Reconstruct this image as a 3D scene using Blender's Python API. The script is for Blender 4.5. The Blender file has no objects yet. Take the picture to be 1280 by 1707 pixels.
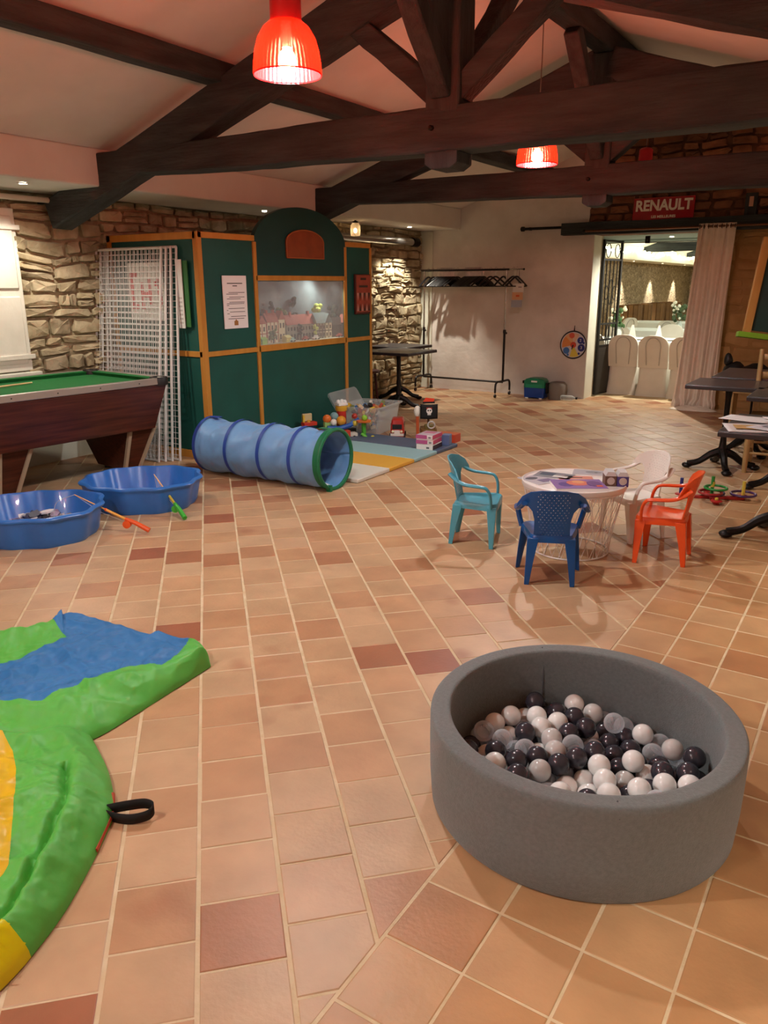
import bpy, bmesh, math, random
from math import sin, cos, pi, sqrt, radians as RAD
from mathutils import Vector, Matrix, noise as NZ

SC = bpy.context.scene
COL = SC.collection
PI = pi

# ------------------------------------------------------------------ camera
def set_camera():
    yaw, pitch, roll = RAD(32.69), RAD(16.30), RAD(-0.215)
    f = Vector((-sin(yaw) * cos(pitch), cos(yaw) * cos(pitch), -sin(pitch)))
    r = Vector((cos(yaw), sin(yaw), 0)); u = r.cross(f)
    r2 = cos(roll) * r + sin(roll) * u; u2 = -sin(roll) * r + cos(roll) * u
    m = Matrix((r2, u2, -f)).transposed().to_4x4()
    m.translation = (0, 0, 1.55)
    cd = bpy.data.cameras.new('camera'); co = bpy.data.objects.new('camera', cd); COL.objects.link(co)
    co.matrix_world = m
    cd.sensor_fit = 'VERTICAL'; cd.sensor_height = 36; cd.lens = 36 * 1300 / 1707
    cd.clip_start = .05; cd.clip_end = 80
    SC.camera = co
set_camera()
# ------------------------------------------------------------------ world, exposure
w = bpy.data.worlds.new('world'); SC.world = w; w.use_nodes = True
w.node_tree.nodes['Background'].inputs[0].default_value = (.9, .93, 1, 1)
w.node_tree.nodes['Background'].inputs[1].default_value = .02
SC.view_settings.view_transform = 'Standard'; SC.view_settings.look = 'None'
SC.view_settings.gamma = 1; SC.view_settings.use_curve_mapping = False
SC.view_settings.exposure = 0.88
SC.cycles.use_denoising = True
SC.cycles.max_bounces = 8; SC.cycles.diffuse_bounces = 4; SC.cycles.use_adaptive_sampling = True; SC.cycles.adaptive_threshold = .03; SC.cycles.glossy_bounces = 3; SC.cycles.transparent_max_bounces = 16
SC.cycles.sample_clamp_indirect = 4
PENDANT_W = 74.0      # power of one pendant bulb, watts
SPOT_W = 90.0         # power of one soffit downlight, watts
LAMP_COL = (.97, .99, .97)

# ------------------------------------------------------------------ materials
def S(h, a=1.0):
    h = h.lstrip('#'); c = [int(h[i:i + 2], 16) / 255 for i in (0, 2, 4)]
    return tuple((x / 12.92 if x <= .04045 else ((x + .055) / 1.055) ** 2.4) for x in c) + (a,)
MATS = {}
def M(name, c1, c2=None, scale=8.0, rough=.5, metal=0.0, bump=0.0, bscale=None, stretch=(1, 1, 1), rand=0.0, trans=0.0,
      emit=0.0, spec=.5, coat=0.0, ior=1.45, world=False, detail=4.0, sheen=0.0):
    if name in MATS: return MATS[name]
    m = bpy.data.materials.new(name); m.use_nodes = True; MATS[name] = m
    nt = m.node_tree; N = nt.nodes; L = nt.links
    b = N['Principled BSDF']
    b.inputs['Roughness'].default_value = rough; b.inputs['Metallic'].default_value = metal
    b.inputs['Specular IOR Level'].default_value = spec; b.inputs['IOR'].default_value = ior
    b.inputs['Transmission Weight'].default_value = trans; b.inputs['Coat Weight'].default_value = coat
    b.inputs['Sheen Weight'].default_value = sheen
    col = S(c1); b.inputs['Base Color'].default_value = col
    tc = N.new('ShaderNodeTexCoord'); mp = N.new('ShaderNodeMapping'); mp.inputs['Scale'].default_value = stretch
    if world:
        g = N.new('ShaderNodeNewGeometry'); L.new(g.outputs['Position'], mp.inputs['Vector'])
    else: L.new(tc.outputs['Object'], mp.inputs['Vector'])
    out = None
    if c2:
        n = N.new('ShaderNodeTexNoise'); n.inputs['Scale'].default_value = scale; n.inputs['Detail'].default_value = detail
        L.new(mp.outputs[0], n.inputs['Vector'])
        r = N.new('ShaderNodeValToRGB'); r.color_ramp.elements[0].position = .32; r.color_ramp.elements[1].position = .68
        r.color_ramp.elements[0].color = col; r.color_ramp.elements[1].color = S(c2)
        L.new(n.outputs['Fac'], r.inputs[0]); out = r.outputs[0]
    if rand:
        oi = N.new('ShaderNodeObjectInfo'); hs = N.new('ShaderNodeHueSaturation')
        mr = N.new('ShaderNodeMapRange'); mr.inputs[3].default_value = 1 - rand; mr.inputs[4].default_value = 1 + rand
        L.new(oi.outputs['Random'], mr.inputs[0]); L.new(mr.outputs[0], hs.inputs['Value'])
        hs.inputs['Color'].default_value = col
        if out: L.new(out, hs.inputs['Color'])
        out = hs.outputs[0]
    if out: L.new(out, b.inputs['Base Color'])
    if bump:
        n2 = N.new('ShaderNodeTexNoise'); n2.inputs['Scale'].default_value = bscale or scale * 3; n2.inputs['Detail'].default_value = 5
        L.new(mp.outputs[0], n2.inputs['Vector'])
        bp = N.new('ShaderNodeBump'); bp.inputs['Strength'].default_value = bump; bp.inputs['Distance'].default_value = .02
        L.new(n2.outputs['Fac'], bp.inputs['Height']); L.new(bp.outputs[0], b.inputs['Normal'])
    if emit:
        b.inputs['Emission Color'].default_value = col; b.inputs['Emission Strength'].default_value = emit
    return m

def M_tile(name, ramp):
    m = bpy.data.materials.new(name); m.use_nodes = True; MATS[name] = m
    nt = m.node_tree; N = nt.nodes; L = nt.links; b = N['Principled BSDF']
    g = N.new('ShaderNodeNewGeometry'); oi = N.new('ShaderNodeObjectInfo')
    ad = N.new('ShaderNodeMath'); ad.operation = 'ADD'; fr = N.new('ShaderNodeMath'); fr.operation = 'FRACT'
    L.new(g.outputs['Random Per Island'], ad.inputs[0]); L.new(oi.outputs['Random'], ad.inputs[1]); L.new(ad.outputs[0], fr.inputs[0])
    r = N.new('ShaderNodeValToRGB'); els = r.color_ramp.elements
    while len(els) < len(ramp): els.new(.5)
    for e, (p, c) in zip(els, ramp): e.position = p; e.color = S(c)
    L.new(fr.outputs[0], r.inputs[0])
    # soft firing clouds inside every tile
    n = N.new('ShaderNodeTexNoise'); n.inputs['Scale'].default_value = 5; n.inputs['Detail'].default_value = 3
    L.new(g.outputs['Position'], n.inputs['Vector'])
    n3 = N.new('ShaderNodeTexNoise'); n3.inputs['Scale'].default_value = 60; n3.inputs['Detail'].default_value = 4
    L.new(g.outputs['Position'], n3.inputs['Vector'])
    mr = N.new('ShaderNodeMapRange'); mr.inputs[1].default_value = .25; mr.inputs[2].default_value = .75
    mr.inputs[3].default_value = .84; mr.inputs[4].default_value = 1.12
    L.new(n.outputs['Fac'], mr.inputs[0])
    hs = N.new('ShaderNodeHueSaturation'); L.new(r.outputs[0], hs.inputs['Color']); L.new(mr.outputs[0], hs.inputs['Value'])
    # dark flash marks on a few spots
    n4 = N.new('ShaderNodeTexNoise'); n4.inputs['Scale'].default_value = 3.1; n4.inputs['Detail'].default_value = 2
    L.new(g.outputs['Position'], n4.inputs['Vector'])
    mr2 = N.new('ShaderNodeMapRange'); mr2.inputs[1].default_value = .63; mr2.inputs[2].default_value = .76; mr2.inputs[4].default_value = .55
    L.new(n4.outputs['Fac'], mr2.inputs[0])
    mx = N.new('ShaderNodeMix'); mx.data_type = 'RGBA'
    L.new(mr2.outputs[0], mx.inputs[0]); L.new(hs.outputs[0], mx.inputs[6]); mx.inputs[7].default_value = S('#8e5236')
    L.new(mx.outputs[2], b.inputs['Base Color'])
    bp = N.new('ShaderNodeBump'); bp.inputs['Strength'].default_value = .12; bp.inputs['Distance'].default_value = .01
    L.new(n3.outputs['Fac'], bp.inputs['Height']); L.new(bp.outputs[0], b.inputs['Normal'])
    b.inputs['Roughness'].default_value = .42; b.inputs['Specular IOR Level'].default_value = .45
    return m

def M_glassy(name, tint, amount=.85, rough=.06, tl=0.0):
    """thin clear plastic / glass: transparent body with a glossy fresnel skin"""
    m = bpy.data.materials.new(name); m.use_nodes = True; MATS[name] = m
    nt = m.node_tree; N = nt.nodes; L = nt.links; N.remove(N['Principled BSDF']); o = N['Material Output']
    t = N.new('ShaderNodeBsdfTransparent'); t.inputs[0].default_value = tint
    d = N.new('ShaderNodeBsdfPrincipled'); d.inputs['Base Color'].default_value = tint; d.inputs['Roughness'].default_value = rough
    fr = N.new('ShaderNodeLayerWeight'); fr.inputs[0].default_value = .35
    mr = N.new('ShaderNodeMapRange'); mr.inputs[3].default_value = 1 - amount; mr.inputs[4].default_value = min(1, 1 - amount + .55)
    L.new(fr.outputs['Facing'], mr.inputs[0])
    mx = N.new('ShaderNodeMixShader'); L.new(mr.outputs[0], mx.inputs[0]); L.new(t.outputs[0], mx.inputs[1])
    if tl:
        tr = N.new('ShaderNodeBsdfTranslucent'); tr.inputs[0].default_value = tint
        m2 = N.new('ShaderNodeMixShader'); m2.inputs[0].default_value = tl
        L.new(d.outputs[0], m2.inputs[1]); L.new(tr.outputs[0], m2.inputs[2]); L.new(m2.outputs[0], mx.inputs[2])
    else: L.new(d.outputs[0], mx.inputs[2])
    L.new(mx.outputs[0], o.inputs[0])
    return m

def M_rubble(name, c1, c2, c3, scale):
    m = bpy.data.materials.new(name); m.use_nodes = True; MATS[name] = m
    N = m.node_tree.nodes; L = m.node_tree.links; b = N['Principled BSDF']; b.inputs['Roughness'].default_value = .9
    g = N.new('ShaderNodeNewGeometry'); mp = N.new('ShaderNodeMapping'); mp.inputs['Scale'].default_value = (1, 1, 1.7); L.new(g.outputs['Position'], mp.inputs['Vector'])
    v = N.new('ShaderNodeTexVoronoi'); v.inputs['Scale'].default_value = scale; L.new(mp.outputs[0], v.inputs['Vector'])
    e = N.new('ShaderNodeTexVoronoi'); e.feature = 'DISTANCE_TO_EDGE'; e.inputs['Scale'].default_value = scale; L.new(mp.outputs[0], e.inputs['Vector'])
    r = N.new('ShaderNodeValToRGB'); r.color_ramp.elements[0].color = S(c1); r.color_ramp.elements[1].color = S(c2); L.new(v.outputs['Color'], r.inputs[0])
    mr = N.new('ShaderNodeMapRange'); mr.inputs[2].default_value = .09; L.new(e.outputs['Distance'], mr.inputs[0])
    mx = N.new('ShaderNodeMix'); mx.data_type = 'RGBA'; L.new(mr.outputs[0], mx.inputs[0]); mx.inputs[6].default_value = S(c3); L.new(r.outputs[0], mx.inputs[7]); L.new(mx.outputs[2], b.inputs['Base Color'])
    bp = N.new('ShaderNodeBump'); bp.inputs['Strength'].default_value = .8; bp.inputs['Distance'].default_value = .04; L.new(mr.outputs[0], bp.inputs['Height']); L.new(bp.outputs[0], b.inputs['Normal'])
    return m

def M_emit(name, col, strength, sample=False):
    m = bpy.data.materials.new(name); m.use_nodes = True; MATS[name] = m
    nt = m.node_tree; N = nt.nodes; L = nt.links; N.remove(N['Principled BSDF'])
    e = N.new('ShaderNodeEmission'); e.inputs[0].default_value = tuple(col[:3]) + (1,); e.inputs[1].default_value = strength
    if not sample: m.cycles.emission_sampling = 'NONE'
    L.new(e.outputs[0], N['Material Output'].inputs[0])
    return m

# ------------------------------------------------------------------ mesh builder
class MB:
    def __init__(s): s.v = []; s.f = []
    def add(s, vs, fs):
        o = len(s.v); s.v += [tuple(v) for v in vs]; s.f += [tuple(i + o for i in f) for f in fs]; return s
    def box(s, c, d, rz=0.0, m=None):
        x, y, z = d[0] / 2, d[1] / 2, d[2] / 2
        vs = [Vector((sx * x, sy * y, sz * z)) for sz in (-1, 1) for sy in (-1, 1) for sx in (-1, 1)]
        R = m or (Matrix.Rotation(rz, 3, 'Z') if rz else None)
        if R: vs = [R @ v for v in vs]
        c = Vector(c)
        return s.add([c + v for v in vs], [(0, 2, 3, 1), (4, 5, 7, 6), (0, 1, 5, 4), (2, 6, 7, 3), (0, 4, 6, 2), (1, 3, 7, 5)])
    def bb(s, x0, x1, y0, y1, z0, z1):
        return s.box(((x0 + x1) / 2, (y0 + y1) / 2, (z0 + z1) / 2), (x1 - x0, y1 - y0, z1 - z0))
    def beam(s, a, b, w, h, up=(0, 0, 1), n=1, jit=0.0, w2=None, h2=None):
        a = Vector(a); b = Vector(b); d = (b - a).normalized(); up = Vector(up)
        sx = d.cross(up)
        if sx.length < 1e-4: sx = d.cross(Vector((0, 1, 0)))
        sx.normalize(); sy = sx.cross(d).normalized()
        w2 = w if w2 is None else w2; h2 = h if h2 is None else h2
        rings = []
        for i in range(n + 1):
            t = i / n; c = a.lerp(b, t); ww = w + (w2 - w) * t; hh = h + (h2 - h) * t
            j = [random.uniform(-jit, jit) for _ in range(8)]
            rings.append([c + sx * (ww / 2 * q[0] + j[k * 2]) + sy * (hh / 2 * q[1] + j[k * 2 + 1]) for k, q in enumerate(((-1, -1), (1, -1), (1, 1), (-1, 1)))])
        vs = [v for r in rings for v in r]; fs = [(3, 2, 1, 0)]
        for i in range(n):
            o = i * 4
            for k in range(4): fs.append((o + k, o + (k + 1) % 4, o + 4 + (k + 1) % 4, o + 4 + k))
        o = n * 4; fs.append((o, o + 1, o + 2, o + 3))
        return s.add(vs, fs)
    def tube(s, pts, r, n=8, closed=False, caps=True, flat=1.0, up=(0, 0, 1)):
        pts = [Vector(p) for p in pts]; k = len(pts); vs = []; fs = []
        rr = r if isinstance(r, (list, tuple)) else [r] * k
        up = Vector(up); prev = None
        for i, p in enumerate(pts):
            if closed: d = pts[(i + 1) % k] - pts[i - 1]
            else: d = pts[min(i + 1, k - 1)] - pts[max(i - 1, 0)]
            d.normalize()
            sx = d.cross(up) if prev is None else prev - d * prev.dot(d)
            if sx.length < 1e-3: sx = d.cross(Vector((0, 1, 0)))
            if sx.length < 1e-3: sx = d.cross(Vector((1, 0, 0)))
            sx.normalize(); prev = sx; sy = sx.cross(d)
            for j in range(n):
                a = 2 * PI * j / n; vs.append(p + sx * (rr[i] * cos(a)) + sy * (rr[i] * flat * sin(a)))
        for i in range(k if closed else k - 1):
            o = i * n; q = ((i + 1) % k) * n
            for j in range(n): fs.append((o + j, q + j, q + (j + 1) % n, o + (j + 1) % n))
        if caps and not closed:
            fs.append(tuple(range(n))); fs.append(tuple((k - 1) * n + j for j in reversed(range(n))))
        return s.add(vs, fs)
    def lathe(s, prof, n=24, c=(0, 0, 0), cap0=False, cap1=False, a0=0.0):
        vs = []; fs = []; k = len(prof)
        for (r, z) in prof:
            for j in range(n):
                a = a0 + 2 * PI * j / n; vs.append((c[0] + r * cos(a), c[1] + r * sin(a), c[2] + z))
        for i in range(k - 1):
            for j in range(n):
                q = (j + 1) % n; fs.append((i * n + j, i * n + q, (i + 1) * n + q, (i + 1) * n + j))
        if cap0: fs.append(tuple(reversed(range(n))))
        if cap1: fs.append(tuple((k - 1) * n + j for j in range(n)))
        return s.add(vs, fs)
    def prism(s, poly, a, b, fn=None):
        """poly: 2d points; fn(u, v, w) -> xyz, w from a to b"""
        fn = fn or (lambda u, v, q: (u, v, q)); n = len(poly)
        vs = [fn(u, v, a) for u, v in poly] + [fn(u, v, b) for u, v in poly]
        fs = [tuple(reversed(range(n))), tuple(range(n, 2 * n))] + [(i, (i + 1) % n, n + (i + 1) % n, n + i) for i in range(n)]
        return s.add(vs, fs)
    def grid(s, fn, nu, nv, wrapu=False):
        vs = [fn(i / nu, j / nv) for j in range(nv + 1) for i in range(nu + (0 if wrapu else 1))]
        w_ = nu if wrapu else nu + 1; fs = []
        for j in range(nv):
            for i in range(nu): fs.append((j * w_ + i, j * w_ + (i + 1) % w_, (j + 1) * w_ + (i + 1) % w_, (j + 1) * w_ + i))
        return s.add(vs, fs)
    def sphere(s, c, r, nu=14, nv=8, sc=(1, 1, 1)):
        c = Vector(c); vs = [c + Vector((0, 0, -r * sc[2]))]; fs = []
        for j in range(1, nv):
            t = -PI / 2 + PI * j / nv
            for i in range(nu):
                a = 2 * PI * i / nu; vs.append(c + Vector((r * cos(t) * cos(a) * sc[0], r * cos(t) * sin(a) * sc[1], r * sin(t) * sc[2])))
        vs.append(c + Vector((0, 0, r * sc[2])))
        for i in range(nu): fs.append((0, 1 + (i + 1) % nu, 1 + i))
        for j in range(nv - 2):
            o = 1 + j * nu
            for i in range(nu): fs.append((o + i, o + (i + 1) % nu, o + nu + (i + 1) % nu, o + nu + i))
        o = 1 + (nv - 2) * nu; q = len(vs) - 1
        for i in range(nu): fs.append((o + i, o + (i + 1) % nu, q))
        return s.add(vs, fs)
    def mesh(s, name, mat, smooth=40):
        me = bpy.data.meshes.new(name); me.from_pydata(s.v, [], s.f); me.validate()
        bm = bmesh.new(); bm.from_mesh(me); bmesh.ops.recalc_face_normals(bm, faces=bm.faces); bm.to_mesh(me); bm.free()
        if mat: me.materials.append(mat)
        if smooth:
            me.polygons.foreach_set('use_smooth', [True] * len(me.polygons)); me.set_sharp_from_angle(angle=RAD(smooth))
        me.update(); return me
    def build(s, name, mat, parent=None, loc=(0, 0, 0), rz=0.0, smooth=40, bevel=0.0, seg=2):
        return put(name, s.mesh(name, mat, smooth), parent, loc, rz, bevel, seg)

def put(name, me, parent=None, loc=(0, 0, 0), rz=0.0, bevel=0.0, seg=2):
    o = bpy.data.objects.new(name, me); COL.objects.link(o); o.location = loc; o.rotation_euler = (0, 0, rz)
    if parent: o.parent = parent
    if bevel:
        b = o.modifiers.new('bevel', 'BEVEL'); b.width = bevel; b.segments = seg; b.limit_method = 'ANGLE'; b.angle_limit = RAD(35)
    return o
def tag(o, label=None, cat=None, group=None, kind=None):
    if label: o['label'] = label
    if cat: o['category'] = cat
    if group: o['group'] = group
    if kind: o['kind'] = kind
    return o
def thing(name, label, cat, loc=(0, 0, 0), rz=0.0, group=None, rot=None):
    o = bpy.data.objects.new(name, None); COL.objects.link(o); o.location = loc
    o.rotation_euler = rot or (0, 0, rz); o.empty_display_size = .1
    return tag(o, label, cat, group)
def copy_tree(o, loc=None, rz=None, label=None, parent=None):
    c = o.copy(); COL.objects.link(c); c.parent = parent
    if loc is not None: c.location = loc
    if rz is not None: c.rotation_euler = (0, 0, rz)
    if label: c['label'] = label
    for ch in list(o.children): copy_tree(ch, parent=c)
    return c
def fill2d(outlines, thick, bevel=0.0, res=1):
    """filled 2d outlines (first outer, others holes) -> mesh in xy, centred on z"""
    cu = bpy.data.curves.new('fill', 'CURVE'); cu.dimensions = '2D'; cu.fill_mode = 'BOTH'
    cu.extrude = max(thick / 2 - bevel, .0002); cu.bevel_depth = bevel; cu.bevel_resolution = res
    for pts in outlines:
        sp = cu.splines.new('POLY'); sp.points.add(len(pts) - 1); sp.use_cyclic_u = True
        for p, q in zip(sp.points, pts): p.co = (q[0], q[1], 0, 1)
    ob = bpy.data.objects.new('fill', cu); COL.objects.link(ob)
    dg = bpy.context.evaluated_depsgraph_get(); me = bpy.data.meshes.new_from_object(ob.evaluated_get(dg))
    bpy.data.objects.remove(ob); bpy.data.curves.remove(cu)
    return me
def warp(me, fn, mat, smooth=40):
    for v in me.vertices: v.co = fn(v.co.x, v.co.y, v.co.z)
    bm = bmesh.new(); bm.from_mesh(me); bmesh.ops.remove_doubles(bm, verts=bm.verts, dist=1e-5)
    bmesh.ops.recalc_face_normals(bm, faces=bm.faces); bm.to_mesh(me); bm.free()
    me.materials.clear(); me.materials.append(mat)
    me.polygons.foreach_set('use_smooth', [True] * len(me.polygons)); me.set_sharp_from_angle(angle=RAD(smooth)); me.update()
    return me
def text(name, body, size, mat, parent, loc, rot, extrude=.002, align='CENTER', sx=1.0, bold=0.0):
    cu = bpy.data.curves.new(name, 'FONT'); cu.body = body; cu.size = size; cu.extrude = extrude; cu.align_x = align; cu.align_y = 'CENTER'
    cu.offset = bold; cu.materials.append(mat)
    ob = bpy.data.objects.new(name, cu); COL.objects.link(ob)
    me = bpy.data.meshes.new_from_object(ob.evaluated_get(bpy.context.evaluated_depsgraph_get())); bpy.data.objects.remove(ob); bpy.data.curves.remove(cu)
    me.transform(Matrix.Scale(sx, 4, (1, 0, 0)))
    o = bpy.data.objects.new(name, me); COL.objects.link(o); o.location = loc; o.rotation_euler = rot
    if parent: o.parent = parent
    return o
def circ(cx, cy, r, n=16, ry=None, a0=0.0, a1=2 * PI, close=True):
    ry = r if ry is None else ry; k = n if close else n - 1
    return [(cx + r * cos(a0 + (a1 - a0) * i / k), cy + ry * sin(a0 + (a1 - a0) * i / k)) for i in range(n)]
def smooth_path(pts, n=6, closed=False):
    """Catmull-Rom through points"""
    P = [Vector(p) for p in pts]; k = len(P); out = []
    for i in range(k if closed else k - 1):
        p0, p1, p2, p3 = (P[(i - 1) % k], P[i], P[(i + 1) % k], P[(i + 2) % k]) if closed else (P[max(i - 1, 0)], P[i], P[i + 1], P[min(i + 2, k - 1)])
        for j in range(n):
            t = j / n
            out.append(.5 * ((2 * p1) + (p2 - p0) * t + (2 * p0 - 5 * p1 + 4 * p2 - p3) * t * t + (3 * p1 - p0 - 3 * p2 + p3) * t ** 3))
    if not closed: out.append(P[-1])
    return out
def lamp(kind, name, parent, loc, watts, col=LAMP_COL, radius=.03, rot=(0, 0, 0), angle=70, blend=.5):
    ld = bpy.data.lights.new(name, kind); ld.energy = watts; ld.color = col
    if kind == 'SPOT': ld.spot_size = RAD(angle); ld.spot_blend = blend
    ld.shadow_soft_size = radius
    o = bpy.data.objects.new(name, ld); COL.objects.link(o); o.location = loc; o.rotation_euler = rot
    if parent: o.parent = parent
    return o

# ------------------------------------------------------------------ shared materials
TILE = M_tile('terracotta tile', [(0, '#c4a27e'), (.22, '#bd9973'), (.40, '#c79c74'), (.55, '#b98d66'), (.70, '#cba984'), (.84, '#b48560'), (.93, '#a87350'), (1.0, '#98583c')])
TILE2 = M_tile('orange tile', [(0, '#bf9468'), (.4, '#b8895c'), (.75, '#c39b70'), (1.0, '#ad784f')])
GROUT = M('grout', '#dcc8a6', '#cdb68f', 14, .9, bump=.2, bscale=60)
PLASTER = M('ceiling plaster', '#dedad3', '#d6d1ca', 3, .9, bump=.08, bscale=9)
WHITEWASH = M('whitewashed wall', '#dbd3ca', '#c4bab0', 2.2, .9, bump=.35, bscale=11, detail=8)
JAMB = M('door reveal paint', '#dcdccb', '#cfd0c0', 4, .8, bump=.1, bscale=12)
TANWALL = M('tan lime wall', '#a88455', '#94713f', 3, .92, bump=.3, bscale=14)
MORTAR = M('stone mortar', '#a99a7c', '#877a60', 9, .95, bump=.5, bscale=30)
DMORTAR = M('dark mortar', '#6c4a36', '#54392a', 9, .95, bump=.5, bscale=30)
STONE = M('limestone rubble', '#bdae90', '#948566', 5, .9, bump=.7, bscale=18, rand=.25)
RSTONE = M('rust stone', '#8a5a3c', '#6b4430', 6, .9, bump=.6, bscale=20, rand=.3)
BLOCK = M('tan stone block', '#b08a58', '#9c7747', 5, .9, bump=.4, bscale=18, rand=.12)
BEAMX = M('old dark beam', '#383d3d', '#222626', 6, .8, bump=.5, bscale=24, stretch=(.35, 2.5, 2.5))
BEAMZ = M('old dark post', '#3a3c3b', '#242626', 6, .8, bump=.5, bscale=24, stretch=(2.5, 2.5, .35))
BLACKIRON = M('black iron', '#161412', '#211d1a', 20, .45, metal=.6, bump=.15, bscale=60)
CHROME = M('brushed steel', '#b9b7b2', None, rough=.22, metal=1.0)
WHITEPL = M('white plastic', '#ecebe6', None, rough=.35)
WPAINT = M('white painted wood', '#e7e3d6', '#dcd8ca', 5, .5, bump=.1, bscale=30)
PAPER = M('white paper', '#ece6e2', None, rough=.8)
INK = M('dark ink', '#4a443f', None, rough=.8)

XL, XR, XC, YF, YB = -6.33, 1.49, -2.42, 10.65, -3.2
SOF, SOFZ, SOFT, SLOPE = -5.5, 2.30, 2.58, .342
def zc(x): return SOFT + SLOPE * ((x - SOF) if x < XC else (2 * XC - x - SOF))
def struct(o): o['kind'] = 'structure'; return o

# ------------------------------------------------------------------ floor of terracotta tiles
floor = struct(MB().bb(XL - .3, XR + .3, YB - .3, YF + .42, -.12, -.0016).build('floor', GROUT))
CAM = SC.camera.matrix_world.inverted()
def project(p):
    q = CAM @ Vector(p)
    if q.z > -.2: return None
    return 640 + 1300 * q.x / -q.z, 853.5 - 1300 * q.y / -q.z, -q.z
PITCH = .2155; BX = -.846
def clip(poly, keep_left):
    out = []
    for i in range(len(poly)):
        a, b = poly[i], poly[(i + 1) % len(poly)]
        lim = BX - .005 if keep_left else BX + .005
        ia = (a[0] <= lim) if keep_left else (a[0] >= lim); ib = (b[0] <= lim) if keep_left else (b[0] >= lim)
        if ia: out.append(a)
        if ia != ib:
            t = (lim - a[0]) / (b[0] - a[0]); out.append((lim, a[1] + t * (b[1] - a[1])))
    return out
def tile_geo(mb, poly, dz, c):
    n = len(poly); cx = sum(p[0] for p in poly) / n; cy = sum(p[1] for p in poly) / n
    rings = []
    for sc_, z in ((0, -.012), (0, -.0012), (.0028, 0)):
        ring = []
        for p in poly:
            d = Vector((cx - p[0], cy - p[1])); L_ = max(d.length, 1e-6); k = min(.4, sc_ * 1.4 / L_)
            ring.append((p[0] + d.x * k - c[0], p[1] + d.y * k - c[1], z + dz))
        rings.append(ring)
    fs = [tuple(2 * n + i for i in range(n))]
    for q in (0, 1):
        for i in range(n): fs.append((q * n + i, q * n + (i + 1) % n, (q + 1) * n + (i + 1) % n, (q + 1) * n + i))
    mb.add([v for r in rings for v in r], fs)
def lay_floor():
    rng = random.Random(11); s = sqrt(.5); tiles = []
    g = .0045
    # 45 degree running bond, left of the border line: a = along (-s,s), b = along (s,s)
    for ib in range(-40, 52):
        b0 = -.122 + PITCH * ib; off = 0.0 if ib % 2 == 0 else .1
        for ia in range(-22, 62):
            a0 = 1.511 + off + PITCH * ia
            gg = .0055
            q = [(a0 + .003, b0 + gg), (a0 + .003, b0 + PITCH - gg), (a0 + PITCH - .003, b0 + PITCH - gg), (a0 + PITCH - .003, b0 + gg)]
            poly = [((-a + b) * s, (a + b) * s) for a, b in q]
            cx = sum(p[0] for p in poly) / 4; cy = sum(p[1] for p in poly) / 4
            if cx < XL - .1 or cx > BX + .2 or cy < YB or cy > YF + .35: continue
            whole = max(p[0] for p in poly) <= BX - .005
            if not whole:
                poly = clip(poly, True)
                if len(poly) < 3: continue
                ar = abs(sum(poly[i][0] * poly[(i + 1) % len(poly)][1] - poly[(i + 1) % len(poly)][0] * poly[i][1] for i in range(len(poly)))) / 2
                if ar < .0015: continue
            tiles.append((poly, 'd' if whole else None))
    for ix in range(0, 12):
        for iy in range(-24, 48):
            x0 = BX + PITCH * ix * .995; y0 = 1.53 + PITCH * iy * .995
            poly = [(x0 + g, y0 + g), (x0 + PITCH - g, y0 + g), (x0 + PITCH - g, y0 + PITCH - g), (x0 + g, y0 + PITCH - g)]
            if x0 > XR or y0 < YB or y0 > YF + .3: continue
            tiles.append((poly, 's'))
    rank = []
    for i, (poly, k) in enumerate(tiles):
        pr = [project((p[0], p[1], 0)) for p in poly]
        cx = sum(p[0] for p in poly) / len(poly); cy = sum(p[1] for p in poly) / len(poly)
        area = 0
        if all(pr):
            mx = sum(p[0] for p in pr) / len(pr); my = sum(p[1] for p in pr) / len(pr)
            if -20 < mx < 1300 and 0 < my < 1727 and math.hypot(cx + .6, cy - 2.1) > .4 and not (cx < -2.35 and .9 < cy < 2.0):
                area = abs(sum(pr[j][0] * pr[(j + 1) % len(pr)][1] - pr[(j + 1) % len(pr)][0] * pr[j][1] for j in range(len(pr)))) / 2
        rank.append((area, i))
    rank.sort(reverse=True); single = set(i for a, i in rank[:298] if a > 0)
    shared = {}
    rest = MB(); rest2 = MB()
    for i, (poly, k) in enumerate(tiles):
        c = (sum(p[0] for p in poly) / len(poly), sum(p[1] for p in poly) / len(poly)); mat = TILE2 if k == 's' else TILE
        dz = rng.uniform(-.0012, .0012)
        if i in single:
            if k and k in shared: me = shared[k]
            else:
                mb = MB(); tile_geo(mb, poly, 0, c); me = mb.mesh('tile', mat, 0)
                if k: shared[k] = me
            put('tile', me, floor, (c[0], c[1], dz))
        else: tile_geo(rest2 if k == 's' else rest, poly, dz, (0, 0))
    o = rest.build('tile_field', TILE, floor, smooth=0); o['kind'] = 'stuff'
    o = rest2.build('tile_field', TILE2, floor, smooth=0); o['kind'] = 'stuff'
lay_floor()

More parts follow.
